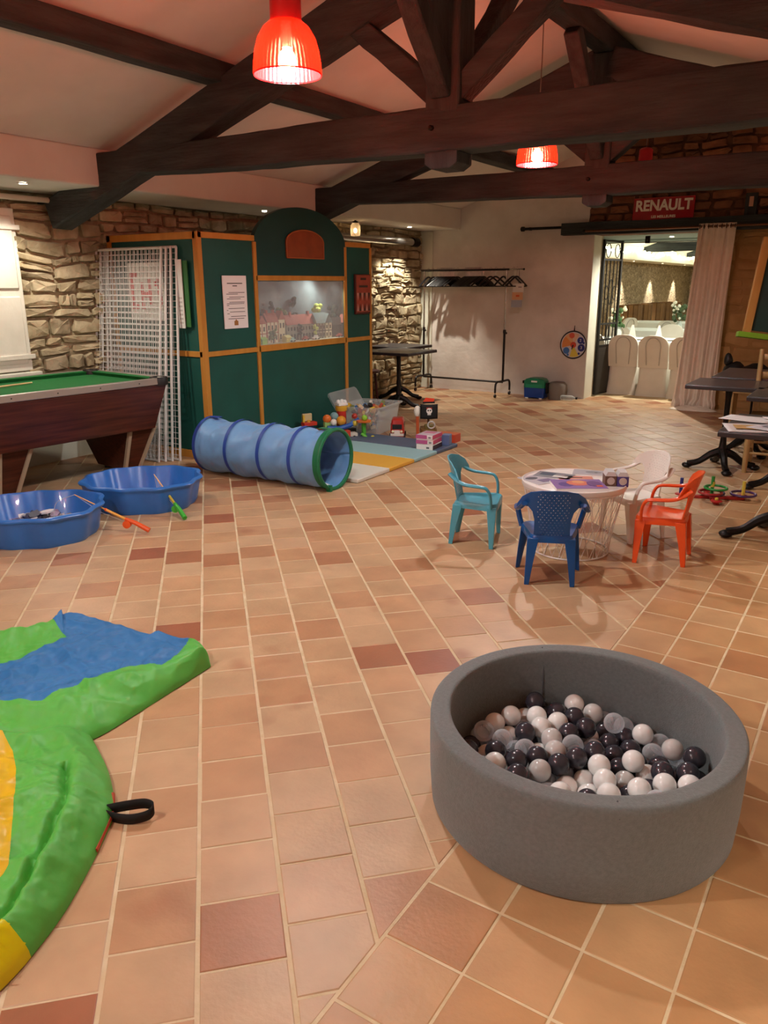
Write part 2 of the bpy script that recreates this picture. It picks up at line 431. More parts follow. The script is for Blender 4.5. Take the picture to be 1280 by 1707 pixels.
# ------------------------------------------------------------------ walls
def rubble(parent, mapf, u0, u1, v0, v1, mat, seed, hmin=.08, hmax=.17, wmin=.11, wmax=.34, depth=.045, skip=None, name='stone'):
    rng = random.Random(seed); v = v0; n = 0; map0 = mapf
    def mapf(u, v, d): return map0(u, min(v1, v + .045 * NZ.noise((u * 1.9, v * 1.6, seed)) + .02 * NZ.noise((u * 5, v * 3, seed + 4))), d)
    while v < v1 - .03:
        h = min(rng.uniform(hmin, hmax), v1 - v)
        u = u0 - rng.uniform(0, .1)
        while u < u1:
            wd = rng.uniform(wmin, wmax); parts = [(u, v, wd, h)]
            if h > .115 and rng.random() < .38: parts = [(u, v, wd, h * .5), (u, v + h * .5, wd, h * .5)]
            for (a, b, ww, hh) in parts:
                a1 = min(a + ww, u1); a = max(a, u0)
                if a1 - a < .05: continue
                if skip and skip(a, a1, b, b + hh): continue
                cu, cv = (a + a1) / 2, b + hh / 2; ru, rv = (a1 - a) / 2 - .006, hh / 2 - .005
                k = 9; ring = []
                for i in range(k):
                    t = 2 * PI * (i + rng.uniform(-.32, .32)) / k; e = .30
                    x = math.copysign(abs(cos(t)) ** e, cos(t)); y = math.copysign(abs(sin(t)) ** e, sin(t))
                    ring.append((ru * x * rng.uniform(.84, 1.03), rv * y * rng.uniform(.78, 1.04)))
                d = depth * rng.uniform(.55, 1.15); mb = MB(); vs = []
                for sc_, dd in ((1, -.02), (.98, d * .8), (.86, d)):
                    vs += [mapf(cu + p[0] * sc_, cv + p[1] * sc_, dd + (rng.uniform(-.32, .32) * depth if dd == d else 0)) for p in ring]
                vs.append(mapf(cu, cv, d * rng.uniform(.95, 1.2)))
                fs = [(q * k + i, q * k + (i + 1) % k, (q + 1) * k + (i + 1) % k, (q + 1) * k + i) for q in (0, 1) for i in range(k)]
                fs += [(2 * k + i, 2 * k + (i + 1) % k, 3 * k) for i in range(k)]
                mb.add(vs, fs).build(name, mat, parent, smooth=28); n += 1
            u += wd
        v += h
    return n

wall_left = struct(MB().bb(XL - .3, XL, YB, YF + .33, 0, 2.6).build('wall_left', MORTAR))
fl = lambda u, v, d: (XL + .004 + d, u, v)
rubble(wall_left, fl, 4.1, 5.0, .74, 2.30, STONE, 3, .06, .17, .08, .44)
rubble(wall_left, fl, 3.0, 4.1, 2.14, 2.30, STONE, 4, .07, .12, .16, .36)
rubble(wall_left, fl, 5.0, 8.3, 1.90, 2.30, STONE, 5, .08, .14, .14, .36)
wall_pier = struct(MB().bb(XL, -6.16, 7.9, YF, 0, 2.32).build('wall_left_pier', MORTAR))
fp = lambda u, v, d: (-6.158 + d, u, v)
rubble(wall_pier, fp, 8.3, YF - .02, 0, 2.30, STONE, 8, .09, .18, .16, .42)
struct(MB().bb(XL, XL + .03, 2.6, 4.98, 0, .46).build('baseboard_left', JAMB))

wall_right = struct(MB().bb(XR, XR + .3, YB, YF + .33, 0, 2.6).build('wall_right', WHITEWASH))
wall_back = struct(MB().prism([(XL, 0), (XR, 0), (XR, 2.62), (XC, zc(XC)), (XL, 2.62)], YB - .25, YB, lambda u, v, q: (u, q, v)).build('wall_back', WHITEWASH, smooth=0))
# far gable wall: whitewashed part, stone part over the lintel, tan part right of the door
DL, DR, DT = -3.53, -2.13, 2.16
FT = .34
ex = lambda u, v, q: (u, q, v)
wall_far = struct(MB().prism([(XL, 0), (DL, 0), (DL, DT), (-3.62, DT + .02), (-3.6, 2.53), (-3.66, 2.6), (-3.66, zc(-3.66) + .03), (SOF, zc(SOF) + .03), (XL, 2.62)], YF, YF + FT, ex).build('wall_far', WHITEWASH, smooth=0))
MB().bb(DL - .001, DL + .004, YF + .005, YF + FT + .06, 0, DT).build('reveal', JAMB, wall_far)
MB().bb(-6.16, -5.95, YF - .03, YF, 0, 2.29).build('pilaster', JAMB, wall_far, bevel=.008)
wall_gable = struct(MB().prism([(-3.66, DT), (XR, DT), (XR, 2.62), (XC, zc(XC) + .03), (-3.66, zc(-3.66) + .03)], YF + .02, YF + FT, ex).build('wall_far_gable', DMORTAR, smooth=0))
ff = lambda u, v, d: (u, YF + .018 - d, v)
rubble(wall_gable, ff, -3.62, -.9, 2.30, 3.5, RSTONE, 21, .09, .17, .16, .4, .04, skip=lambda a, b, c, d: d > zc((a + b) / 2) - .02)
wall_tan = struct(MB().bb(DR, XR, YF + .02, YF + FT, 0, DT).build('wall_far_right', TANWALL))
rubble(wall_tan, ff, DR + .04, -.7, .02, DT - .02, BLOCK, 31, .17, .24, .28, .5, .012, name='block')
lint = struct(MB().beam((-3.95, YF - .03, 2.235), (XR, YF - .03, 2.235), .16, .15, n=14, jit=.006).build('trim_3', BEAMX))

# ------------------------------------------------------------------ ceiling, soffits
th = .06
ceiling = struct(MB().prism([(SOF - .01, zc(SOF)), (XC, zc(XC)), (XC, zc(XC) + th), (SOF - .01, zc(SOF) + th)], YB, YF, ex)
                 .prism([(XC, zc(XC)), (2 * XC - SOF + .01, zc(SOF)), (2 * XC - SOF + .01, zc(SOF) + th), (XC, zc(XC) + th)], YB, YF, ex).build('ceiling', PLASTER, smooth=0))
struct(MB().bb(XL, SOF, YB, YF, SOFZ, SOFT).build('trim_1', PLASTER, bevel=.012))
struct(MB().bb(2 * XC - SOF, XR, YB, YF, SOFZ, SOFT).build('trim_2', PLASTER, bevel=.012))

# ------------------------------------------------------------------ roof trusses
def truss(y, label):
    t = thing('roof_truss', label, 'roof truss', (0, y, 0), group='dark roof trusses')
    XM = 2 * XC
    bot = [(-5.5, 2.385), (-4.7, 2.35), (-3.6, 2.325), (-2.42, 2.30), (-1, 2.29), (.66, 2.285)]
    n = 40; random.seed(int(y * 10))
    def prof(k, top):
        x = -5.5 + 6.16 * k / n
        for (a, b), (c, d) in zip(bot, bot[1:]):
            if a <= x <= c + 1e-6: z = b + (d - b) * (x - a) / (c - a)
        return (x, (2.545 + .003 * sin(x * 3 + y)) if top else z + .003 * sin(x * 4.1 + y * 2))
    mb = MB(); vs = []; fs = []
    for k in range(n + 1):
        (x, zb), (_, zt) = prof(k, 0), prof(k, 1); j = lambda: random.uniform(-.003, .003)
        c = .010
        for (yy, z) in ((-.1 + c, zb), (.1 - c, zb), (.1, zb + c), (.1, zt - c), (.1 - c, zt), (-.1 + c, zt), (-.1, zt - c), (-.1, zb + c)): vs.append((x, yy + j() * .6, z + j()))
    for k in range(n):
        for q in range(8): fs.append((k * 8 + q, k * 8 + (q + 1) % 8, k * 8 + 8 + (q + 1) % 8, k * 8 + 8 + q))
    fs += [tuple(range(8)), tuple(n * 8 + q for q in range(8))]
    mb.add(vs, fs).build('tie_beam', BEAMX, t, smooth=20)
    for sgn in (-1, 1):
        X = lambda x: x if sgn < 0 else XM - x
        MB().beam((X(-6.2), 0, 2.12), (X(XC - .05), 0, 3.335), .2, .245, n=16, jit=.005).build('principal_rafter', BEAMX, t, bevel=.015)
        MB().beam((X(-2.47), 0, 2.60), (X(-3.05), 0, 3.06), .13, .125, n=6, jit=.004).build('strut', BEAMX, t, bevel=.01)
        MB().beam((XC, sgn * .07, 2.62), (XC, sgn * .86, 3.42), .12, .12, n=6, jit=.004, up=(1, 0, 0)).build('ridge_brace', BEAMZ, t, bevel=.012)
    MB().beam((XC, 0, 2.5), (XC, 0, 3.42), .22, .2, n=6, jit=.004).build('king_post', BEAMZ, t, bevel=.015)
    MB().prism([(-.11, 2.3), (-.11, 2.235), (-.06, 2.205), (.06, 2.205), (.11, 2.235), (.11, 2.3)], -.1, .1, lambda u, v, q: (XC + u, q, v)).build('pendant_block', BEAMZ, t, smooth=0, bevel=.008)
    MB().lathe([(.016, 0), (.016, .02), (.008, .028)], 8, cap1=True).build('bolt', BLACKIRON, t, (XC - .06, -.1, 2.43)).rotation_euler = (PI / 2, 0, 0)
    return t
truss(4.5, 'nearest dark timber roof truss spanning above the kids table')
truss(7.32, 'farther dark timber roof truss in front of the stone gable')
def purlin(name, x, z, wd, hh, label):
    o = MB().beam((x, YB + .02, z), (x, YF - .02, z), wd, hh, n=30, jit=.006).build(name, M('old dark purlin', '#383d3d', '#222626', 6, .75, bump=.5, bscale=24, stretch=(2.5, .35, 2.5)), bevel=.012)
    return tag(o, label, 'beam', 'roof beams running the length of the room')
purlin('purlin', -4.2, 2.945, .15, .14, 'crooked dark purlin crossing the left ceiling slope')
purlin('purlin', 2 * XC + 4.2, 2.945, .15, .14, 'dark purlin along the right ceiling slope')
purlin('ridge_beam', XC, 3.50, .16, .16, 'dark ridge beam along the peak of the ceiling')

# ------------------------------------------------------------------ pendant lamps
def M_shade():
    m = bpy.data.materials.new('red lamp shade'); m.use_nodes = True
    N = m.node_tree.nodes; L = m.node_tree.links; d = N['Principled BSDF']
    d.inputs['Base Color'].default_value = (.6, .004, .004, 1); d.inputs['Roughness'].default_value = .15
    t = N.new('ShaderNodeBsdfTransparent'); t.inputs[0].default_value = (1.0, .15, .08, 1)
    tr = N.new('ShaderNodeBsdfTranslucent'); tr.inputs[0].default_value = (.8, .0022, .0004, 1)
    fr = N.new('ShaderNodeLayerWeight'); fr.inputs[0].default_value = .3
    mr = N.new('ShaderNodeMapRange'); mr.inputs[3].default_value = .74; mr.inputs[4].default_value = .98
    L.new(fr.outputs['Facing'], mr.inputs[0])
    a = N.new('ShaderNodeMixShader'); a.inputs[0].default_value = .19; L.new(d.outputs[0], a.inputs[1]); L.new(tr.outputs[0], a.inputs[2])
    b = N.new('ShaderNodeMixShader'); L.new(mr.outputs[0], b.inputs[0]); L.new(t.outputs[0], b.inputs[1]); L.new(a.outputs[0], b.inputs[2])
    L.new(b.outputs[0], N['Material Output'].inputs[0])
    return m
RED = M_shade()
REDPL = M('red lamp housing', '#c4202a', None, rough=.4)
BULB = M_emit('glowing bulb', LAMP_COL, PENDANT_W / (PI * .0245), True)
BULBOFF = M('unlit bulb', '#d9d0c4', None, rough=.2)
def pendant(x, y, zb, lit, label):
    t = thing('pendant_lamp', label, 'lamp', (x, y, zb), group='red pendant lamps along the ridge')
    n = 96; prof = [(.147, 0), (.149, .012), (.146, .05), (.138, .10), (.124, .145), (.100, .185), (.072, .208), (.055, .215)]
    vs = []; fs = []
    for (r, z) in prof:
        for j in range(n):
            a = 2 * PI * j / n; rr = r * (1 + (.012 if j % 2 else 0)); vs.append((rr * cos(a), rr * sin(a), z))
    for i in range(len(prof) - 1):
        for j in range(n): fs.append((i * n + j, i * n + (j + 1) % n, (i + 1) * n + (j + 1) % n, (i + 1) * n + j))
    sh = MB().add(vs, fs).build('lamp_shade', RED, t, smooth=20)
    MB().tube([(.148 * cos(a), .148 * sin(a), .004) for a in [2 * PI * k / 40 for k in range(40)]], .003, 6, closed=True).build('rim', RED, sh)
    MB().lathe([(.066, .205), (.068, .215), (.068, .33), (.05, .35), (.012, .36)], 24, cap1=True).build('housing', REDPL, t)
    MB().tube([(0, 0, .35), (.004, 0, .7), (0, 0, zc(x) - zb - .17)], .004, 6).build('cord', M('lamp cord', '#8a7468', None, rough=.6), t)
    MB().lathe([(.045, 0), (.045, .03), (.02, .05)], 16, (0, 0, zc(x) - zb - .23), cap0=True, cap1=True).build('ceiling_rose', REDPL, t)
    b = MB().sphere((0, 0, .055), .04, 12, 8, (1, 1, 1.3)).build('bulb', BULB if lit else BULBOFF, t)
    MB().lathe([(.02, .11), (.022, .21)], 12, cap0=True).build('bulb_socket', M('socket', '#d8d2c8', None, rough=.4), t)
    return t
pendant(XC, 3.0, 2.43, True, 'nearest lit red glass pendant lamp, large at the top of the picture')
pendant(XC, 5.88, 2.39, True, 'second lit red pendant lamp, hanging between the two roof trusses')
pendant(XC, 8.75, 2.52, False, 'unlit red pendant lamp half hidden behind the far roof truss')
pendant(XC, .1, 2.45, True, 'lit red pendant lamp above the near floor, out of frame')
pendant(XC, -2.4, 2.45, True, 'lit red pendant lamp at the back of the room, out of frame')

# soffit downlights
SPOTG = M_emit('downlight lens', (1, .9, .72), 40)
def downlight(x, y, label, watts=SPOT_W, tilt=0.0, z=SOFZ, angle=85, grp='small downlights in the soffits', aimx=None):
    t = thing('downlight', label, 'downlight', (x, y, z - .001), group=grp)
    MB().lathe([(.028, 0), (.045, -.002), (.045, -.008), (.03, -.01), (.026, -.002)], 20).build('ring', WHITEPL, t)
    MB().lathe([(.0, -.004), (.026, -.003)], 16).build('lens', SPOTG, t)
    lamp('SPOT', 'downlight_beam', t, (0, 0, -.015), watts, (1, .92, .78), .02, (0, tilt, 0), angle, .55)
    return t
downlight(-5.82, 6.75, 'small lit downlight in the soffit above the green booth', tilt=-.12)
downlight(-5.82, 9.75, 'small lit downlight in the soffit above the stone pier', tilt=.1, watts=SPOT_W * 1.0, angle=95)
downlight(-5.75, 3.9, 'small lit downlight in the soffit above the pool table', watts=SPOT_W * .42, tilt=0, angle=140)
for yy in (1.0, 4.0, 7.0, 9.7): downlight(.95, yy, 'small downlight in the right soffit, out of frame', watts=SPOT_W * .7, grp='downlights out of frame')

# little glass lantern under the soffit
t = thing('glass_lantern', 'small glowing glass jar lamp under the soffit right of the booth arch', 'lamp', (-5.78, 8.38, 2.12))
MB().lathe([(.0, .0), (.055, .0), (.06, .02), (.06, .12), (.035, .15)], 20).build('jar', M_glassy('jar glass', (1, .88, .75, 1), .75, .08, tl=.5), t)
MB().lathe([(.036, .148), (.036, .165), (.012, .172), (.01, .181)], 16, cap1=True).build('cap', BLACKIRON, t)
MB().sphere((0, 0, .06), .02, 12, 8, (1, 1, 1.4)).build('bulb', M_emit('lantern bulb', (1, .72, .38), 14), t)
lamp('POINT', 'lantern_light', t, (0, 0, .06), 1.2, (1, .7, .4), .02)
# steel tube along the wall
t = thing('steel_tube', 'long polished steel tube with black end below the soffit', 'tube', (-6.0, 0, 2.12))
MB().tube([(0, 7.8, 0), (0, 10.12, 0)], .05, 18).build('tube', CHROME, t)
MB().tube([(0, 10.12, 0), (0, 10.26, 0)], .062, 18).build('end_cap', BLACKIRON, t)
for y in (8.2, 9.9): MB().bb(-.10, 0, y - .015, y + .015, -.015, .015).build('bracket', BLACKIRON, t)
# pipe above the shutter
t = thing('wall_pipe', 'pale curtain pole with end cap above the white shutter', 'pole', (-6.17, 0, 2.235))
MB().tube([(0, 2.4, 0), (0, 4.5, 0)], .022, 12).build('pole', M('pale metal', '#c9c2b4', None, rough=.4), t)
MB().lathe([(.02, -.02), (.034, -.02), (.034, .02), (.02, .02)], 14, cap0=True, cap1=True).build('end_cap', WHITEPL, t, (0, 4.5, 0)).rotation_euler = (PI / 2, 0, 0)
MB().bb(-.15, .02, 4.4, 4.43, -.02, .02).build('bracket', BLACKIRON, t)

# ------------------------------------------------------------------ white shutter (window)
win = struct(MB().bb(XL - .02, XL + .05, 3.02, 4.14, .84, 2.16).build('window_1', WPAINT, bevel=.008))
for (y0, y1) in ((3.06, 3.57), (3.61, 4.10)):
    for (z0, z1) in ((.9, 1.46), (1.52, 2.1)):
        MB().bb(XL + .04, XL + .065, y0, y1, z0, z1).build('shutter_panel', WPAINT, win, bevel=.01)
MB().bb(XL + .06, XL + .078, 3.1, 4.16, 1.99, 2.03).build('hinge_strap', WPAINT, win, bevel=.004)
MB().bb(XL + .06, XL + .078, 3.1, 4.16, .94, .98).build('hinge_strap', WPAINT, win, bevel=.004)
MB().bb(XL, XL + .09, 3.0, 4.2, .78, .83).build('window_sill', JAMB, win, bevel=.008)

# ------------------------------------------------------------------ green booth with the model village
GREEN = M('dark green board', '#0f5148', '#0d4840', 3, .55, bump=.03, bscale=20)
BATTEN = M('ochre batten', '#c48a3a', '#b57a2c', 6, .55, stretch=(2, 2, .4))
FX, CY0, CY1, CH = -5.13, 5.05, 7.73, 1.985
P1, P2 = 5.77, 7.22
booth = thing('display_booth', 'large dark green exhibition booth with ochre battens, arched top and lit window', 'booth', ((FX + XL) / 2, (CY0 + CY1) / 2, 0))
bx, by = booth.location.x, booth.location.y
def part(mb, name, mat, bevel=0.0, parent=booth, smooth=40): return mb.build(name, mat, parent, (-bx, -by, 0) if parent is booth else (0, 0, 0), smooth=smooth, bevel=bevel)
T = .03
for (y0, y1, z0, z1) in ((CY0 + .02, P1, .97, CH - .02), (P2, CY1 - .02, .97, CH - .02), (CY0 + .02, P1, .02, .97), (P1, P2, .02, .97), (P2, CY1 - .02, .02, .97)):
    part(MB().bb(FX - T, FX, y0, y1, z0, z1), 'green_panel', GREEN)
for (z0, z1) in ((.02, .97), (.97, CH - .02)):
    part(MB().bb(XL + .06, FX - .01, CY0, CY0 + T, z0, z1), 'green_panel', GREEN)
    part(MB().bb(-6.1, FX - .01, CY1 - T, CY1, z0, z1), 'green_panel', GREEN)
yc = (P1 + P2) / 2; rr = (P2 - P1) / 2 + .015
arch = [(yc - rr, 1.60), (yc + rr, 1.60)] + [(yc + rr * cos(a), 1.90 + .375 * sin(a)) for a in [PI * k / 28 for k in range(29)]]
fx = lambda u, v, q: (q, u, v)
part(MB().prism(arch, FX - T, FX + .012, fx), 'arch_panel', M('arch green board', '#0f423e', '#0d3a36', 3, .55))
pl = [(yc - .30 + .02, 1.80), (yc + .30 + .02, 1.80)] + [(yc + .02 + .30 * cos(a) , 1.95 + .115 * sin(a)) for a in [PI * k / 16 for k in range(17)]]
pq = part(MB().prism(pl, FX + .012, FX + .03, fx), 'plaque', M('brown plaque', '#8a4320', '#7a3a1c', 8, .5), bevel=.004)
part(MB().tube([(FX + .03, u, v) for u, v in pl], .006, 6, closed=True), 'plaque_rim', M('plaque rim', '#a05a2a', None, rough=.5))
def bat(y0, y1, z0, z1, x0=FX - .005, x1=FX + .016): part(MB().bb(x0, x1, y0, y1, z0, z1), 'batten', BATTEN, bevel=.003)
B = .045
bat(CY0 - .012, CY0 + B, 0, CH); bat(P1 - .022, P1 + .022, 0, 1.93); bat(P2 - .022, P2 + .022, 0, 1.93); bat(CY1 - .03, CY1, 0, CH)
bat(CY0, P1, CH - .05, CH); bat(P2, CY1, CH - .05, CH)
bat(CY0 + B, P1 - .02, .93, .975); bat(P2 + .02, CY1 - .03, .93, .975); bat(P1, P2, .925, .985); bat(P1, P2, 1.585, 1.632)
bat(CY0 + B, P1, 0, .05); bat(P1, P2, 0, .05); bat(P2, CY1, 0, .05)
def batL(x0, x1, z0, z1): part(MB().bb(x0, x1, CY0 - .014, CY0 + .006, z0, z1), 'batten', BATTEN, bevel=.003)
batL(XL + .06, FX, CH - .06, CH); batL(XL + .06, FX, .93, .98); batL(XL + .06, FX, 0, .07); batL(XL + .06, XL + .11, 0, CH); batL(FX - .035, FX + .01, 0, CH)
# showcase interior: floor, painted sky, side boards, top
SKY = M('painted cloudy sky', '#373c3f', '#7a8282', 3.0, .8, detail=6)
part(MB().bb(-5.50, FX - .03, P1 - .02, 7.69, .945, .985), 'showcase_floor', M('model ground', '#b9ab8c', '#d8cba8', 14, .9, bump=.2, bscale=40))
part(MB().bb(-5.52, -5.50, P1 - .02, 7.69, .985, 1.66), 'backdrop', SKY)
part(MB().bb(-5.50, FX - .03, P1 - .04, P1 - .02, .985, 1.66), 'side_board', SKY)
part(MB().bb(-5.50, FX - .03, 7.67, 7.69, .985, 1.66), 'side_board', SKY)
part(MB().bb(-5.52, FX - .03, P1 - .04, 7.69, 1.66, 1.68), 'showcase_top', M('dark board', '#22211f', None, rough=.8))
part(MB().bb(FX - .018, FX - .014, P1, P2, .975, 1.6), 'glass_pane', M_glassy('window glass', (.985, 1, .995, 1), .99, .02))
t = thing('showcase_lamp', 'small bright lamp at the top right inside the model village window', 'lamp', (-5.27, 7.09, 1.63))
MB().lathe([(.0, 0), (.022, 0), (.024, .012), (.012, .022)], 14).build('lamp_head', CHROME, t)
MB().lathe([(0, -.002), (.02, -.002)], 12).build('lens', M_emit('showcase lens', (1, .95, .85), 22), t)
MB().tube([(0, 0, .02), (0, 0, .03)], .005, 6).build('stem', CHROME, t)
lamp('SPOT', 'showcase_beam', t, (0, 0, -.01), 8, (.95, 1, .96), .015, (-.25, .25, 0), 160, .6)

# model village
def vill(y, x):
    x2 = -5.2 - (-5.2 - x) * .35; return y * -x2 / 5.13, x2
def model_house(y, x, w_, d_, h, rh, wall, roof, label, floors=2, arches=0, chim=0, timber=None, gable=False):
    y, x = vill(y, x); w_ *= 1.05; d_ *= .55
    t = thing('model_house', label, 'model house', (x, y, .985), group='miniature houses in the lit window')
    MB().bb(-d_ / 2, d_ / 2, -w_ / 2, w_ / 2, 0, h).build('house_wall', wall, t)
    if gable: poly = [(-w_ / 2 - .006, h), (w_ / 2 + .006, h), (0, h + rh)]; MB().prism(poly, -d_ / 2 - .006, d_ / 2 + .006, fx).build('roof', roof, t, smooth=0)
    else: MB().prism([(-d_ / 2 - .012, h), (d_ / 2 + .012, h), (0, h + rh)], -w_ / 2 - .006, w_ / 2 + .006, lambda u, v, q: (u, q, v)).build('roof', roof, t, smooth=0)
    n = max(2, int(w_ / .05)); fh = h / floors
    for fl_ in range(floors):
        for k in range(n):
            yy = -w_ / 2 + w_ * (k + .5) / n; z0 = fh * fl_ + fh * .25
            if arches and fl_ == 0:
                pts = [(yy - .016, .0), (yy + .016, .0)] + [(yy + .016 * cos(a), .05 + .016 * sin(a)) for a in [PI * q / 8 for q in range(9)]]
                MB().prism(pts, d_ / 2, d_ / 2 + .003, fx).build('arch_opening', M('model dark glass', '#33291f', None, rough=.3), t, smooth=0)
            else: MB().bb(d_ / 2, d_ / 2 + .003, yy - .01, yy + .01, z0, z0 + fh * .45).build('window', M('model dark glass', '#33291f', None, rough=.3), t)
    if timber:
        for k in range(n + 1):
            yy = -w_ / 2 + w_ * k / n; MB().bb(d_ / 2, d_ / 2 + .004, yy - .003, yy + .003, 0, h).build('timber', timber, t)
        MB().bb(d_ / 2, d_ / 2 + .004, -w_ / 2, w_ / 2, fh - .004, fh + .004).build('timber', timber, t)
    for c in range(chim):
        yy = -w_ / 2 + w_ * (.2 + .6 * c / max(1, chim - 1)); MB().bb(-.01, .014, yy - .012, yy + .012, h + rh * .4, h + rh + .03).build('chimney', roof, t)
    return t
CREAM = M('model cream render', '#efe2c0', '#e2d2ab', 20, .8); PINKR = M('model red roof', '#b5604c', '#9c4d3c', 30, .8); GREYR = M('model slate roof', '#77827e', '#5f6a66', 30, .7)
STN = M('model grey stone', '#a39c8c', '#8d8778', 30, .85); DKT = M('model dark timber', '#3d332b', '#2c2520', 20, .8); RDT = M('model red timber', '#a3493c', None, rough=.8)
model_house(5.80, -5.45, .12, .12, .19, .08, CREAM, PINKR, 'cream timbered model house with red roof at the left end of the window', timber=RDT, gable=True, chim=1)
model_house(5.95, -5.52, .16, .13, .20, .09, CREAM, PINKR, 'cream model house with two red chimneys, second from the left', timber=RDT, chim=2)
model_house(6.10, -5.55, .09, .11, .22, .09, CREAM, PINKR, 'narrow cream gabled model house beside the long stone hall', gable=True)
model_house(6.40, -5.62, .48, .16, .16, .10, STN, PINKR, 'long grey model hall with arches and a red roof', arches=1, chim=2)
model_house(6.74, -5.50, .2, .16, .16, .11, STN, GREYR, 'grey model house with slate roof in the middle of the village', chim=0, timber=DKT)
model_house(6.86, -5.46, .12, .13, .16, .10, CREAM, GREYR, 'white gabled model house with dark timber front', timber=DKT, gable=True)
model_house(7.03, -5.50, .2, .14, .13, .08, DKT, DKT, 'dark timbered model house near the right end of the window')
model_house(7.19, -5.42, .12, .14, .15, .09, DKT, PINKR, 'dark gabled model house at the right end of the window', gable=True)
def model_tree(y, x, h, r, mat, label, conif=False):
    y, x = vill(y, x)
    t = thing('model_tree', label, 'model tree', (x, y, .985), group='miniature trees in the lit window'); rng = random.Random(int(y * 100))
    MB().tube([(0, 0, 0), (.004, 0, h * .5)], .006, 6).build('trunk', DKT, t)
    mb = MB()
    for k in range(16):
        a = rng.uniform(0, 2 * PI); q = rng.uniform(0, .8) * r; z = h * (.35 + .6 * rng.random()); s_ = (1.1 - z / h * .6) if conif else 1
        mb.sphere((q * cos(a) * s_, q * sin(a) * s_, z), r * rng.uniform(.35, .55) * s_, 7, 5)
    mb.build('crown', mat, t, smooth=0)
DKG = M('model dark foliage', '#2d3a30', '#1f2a22', 30, .9); YLG = M('model lime foliage', '#c5d06a', '#a9b651', 30, .9); MDG = M('model olive foliage', '#6b7a48', '#55633a', 30, .9)
model_tree(5.86, -5.9, .40, .06, DKG, 'dark miniature fir behind the leftmost model houses', True); model_tree(6.0, -5.95, .42, .07, DKG, 'dark miniature fir second from the left', True)
model_tree(6.14, -5.9, .37, .06, MDG, 'olive miniature tree behind the cream gabled model house'); model_tree(6.33, -5.95, .45, .08, DKG, 'tall dark miniature fir behind the long hall', True)
model_tree(6.70, -5.66, .40, .06, YLG, 'bright lime miniature tree above the slate roofs'); model_tree(7.0, -5.85, .33, .07, DKG, 'round dark miniature tree behind the dark house')
model_tree(6.0, -5.28, .14, .035, MDG, 'small olive miniature bush in front of the cream houses'); model_tree(6.42, -5.35, .18, .03, DKG, 'slim dark miniature tree before the hall arches')
model_tree(6.68, -5.33, .15, .03, YLG, 'small lime miniature bush before the slate house')
def model_stall(y, x, col, label, h=.07, cat='model stall'):
    y, x = vill(y, x)
    t = thing('model_stall', label, cat, (x, y, .985)); MB().bb(-.03, .03, -.035, .035, 0, h * .65).build('counter', M('stall ' + col, col, None, rough=.7), t)
    MB().prism([(-.04, h * .65), (.04, h * .65), (0, h)], -.045, .045, lambda u, v, q: (u, q, v)).build('stall_roof', M('stall ' + col, col, None, rough=.7), t, smooth=0)
model_stall(5.84, -5.22, '#8fbf4a', 'lime green miniature stall at the left corner of the village'); model_stall(6.2, -5.25, '#d9c86a', 'pale yellow miniature stall before the long hall')
def model_car(y, x, col, label):
    y, x = vill(y, x)
    t = thing('model_car', label, 'model car', (x, y, .985), group='miniature cars in the village street')
    MB().bb(-.02, .02, -.045, .045, .008, .026).build('car_body', M('car ' + col, col, None, rough=.3), t, bevel=.006); MB().bb(-.016, .016, -.02, .025, .026, .042).build('cabin', M('car ' + col, col, None, rough=.3), t, bevel=.006)
    for yy in (-.028, .028):
        for s_ in (-1, 1): MB().lathe([(0, -.004), (.01, -.004), (.01, .004), (0, .004)], 10, (0, 0, 0)).build('wheel', BLACKIRON, t, (s_ * .018, yy, .01)).rotation_euler = (0, PI / 2, 0)
model_car(6.5, -5.27, '#b0402a', 'red miniature car in the village street, left one'); model_car(7.1, -5.24, '#a03a28', 'red miniature car near the right end of the street'); model_car(6.68, -5.2, '#e8e4da', 'white miniature car in the village street')
model_car(6.28, -5.2, '#9fd0c4', 'pale turquoise miniature car at the front of the street')

# text sheet and game board on the booth
t = thing('notice_sheet', 'white text notice hung on the left green booth panel', 'notice', (FX + .012, 5.475, 1.395))
MB().bb(-.004, .004, -.155, .155, -.232, .232).build('sheet', PAPER, t)
for k, (z, w_, dy) in enumerate(((.165, .20, 0), (.143, .06, .0), (.085, .21, .02), (.072, .15, -.04), (.045, .2, .02), (.030, .18, -.02), (.0, .2, .02), (-.013, .23, 0), (-.027, .03, -.1), (-.055, .21, .01), (-.07, .015, -.11), (-.085, .2, .02), (-.10, .03, -.1), (-.125, .2, .03), (-.145, .21, 0))):
    MB().bb(.004, .0045, dy - w_ / 2, dy + w_ / 2, z - (.004 if k < 2 else .0025), z + (.004 if k < 2 else .0025)).build('text_line', INK, t)
MB().bb(.004, .005, -.03, .022, -.205, -.165).build('emblem', M('emblem brown', '#9c6b34', None, rough=.6), t); MB().prism([(-.02, -.165), (.012, -.165), (-.004, -.15)], .004, .005, fx).build('emblem', M('emblem brown', '#9c6b34', None, rough=.6), t)
t = thing('game_board', 'tall red board with dark spikes hung on the right green booth panel', 'board', (FX + .016, 7.535, 1.44))
MB().bb(-.012, .012, -.15, .15, -.215, .215).build('frame', M('dark red wood', '#4a1c14', None, rough=.5), t, bevel=.003)
MB().bb(.012, .015, -.135, .14, -.195, .205).build('face', M('brick red face', '#a24a34', '#8f3f2d', 9, .6), t)
for k in range(6):
    y0 = -.13 + .044 * k
    for (za, zb) in ((.015, -.07), (-.18, -.1)): MB().prism([(y0, za), (y0 + .04, za), (y0 + .02, zb)], .015, .017, fx).build('spike', M('dark spike', '#3c2a22', None, rough=.6) if k % 2 else M('pale spike', '#b98d7c', None, rough=.6), t, smooth=0)
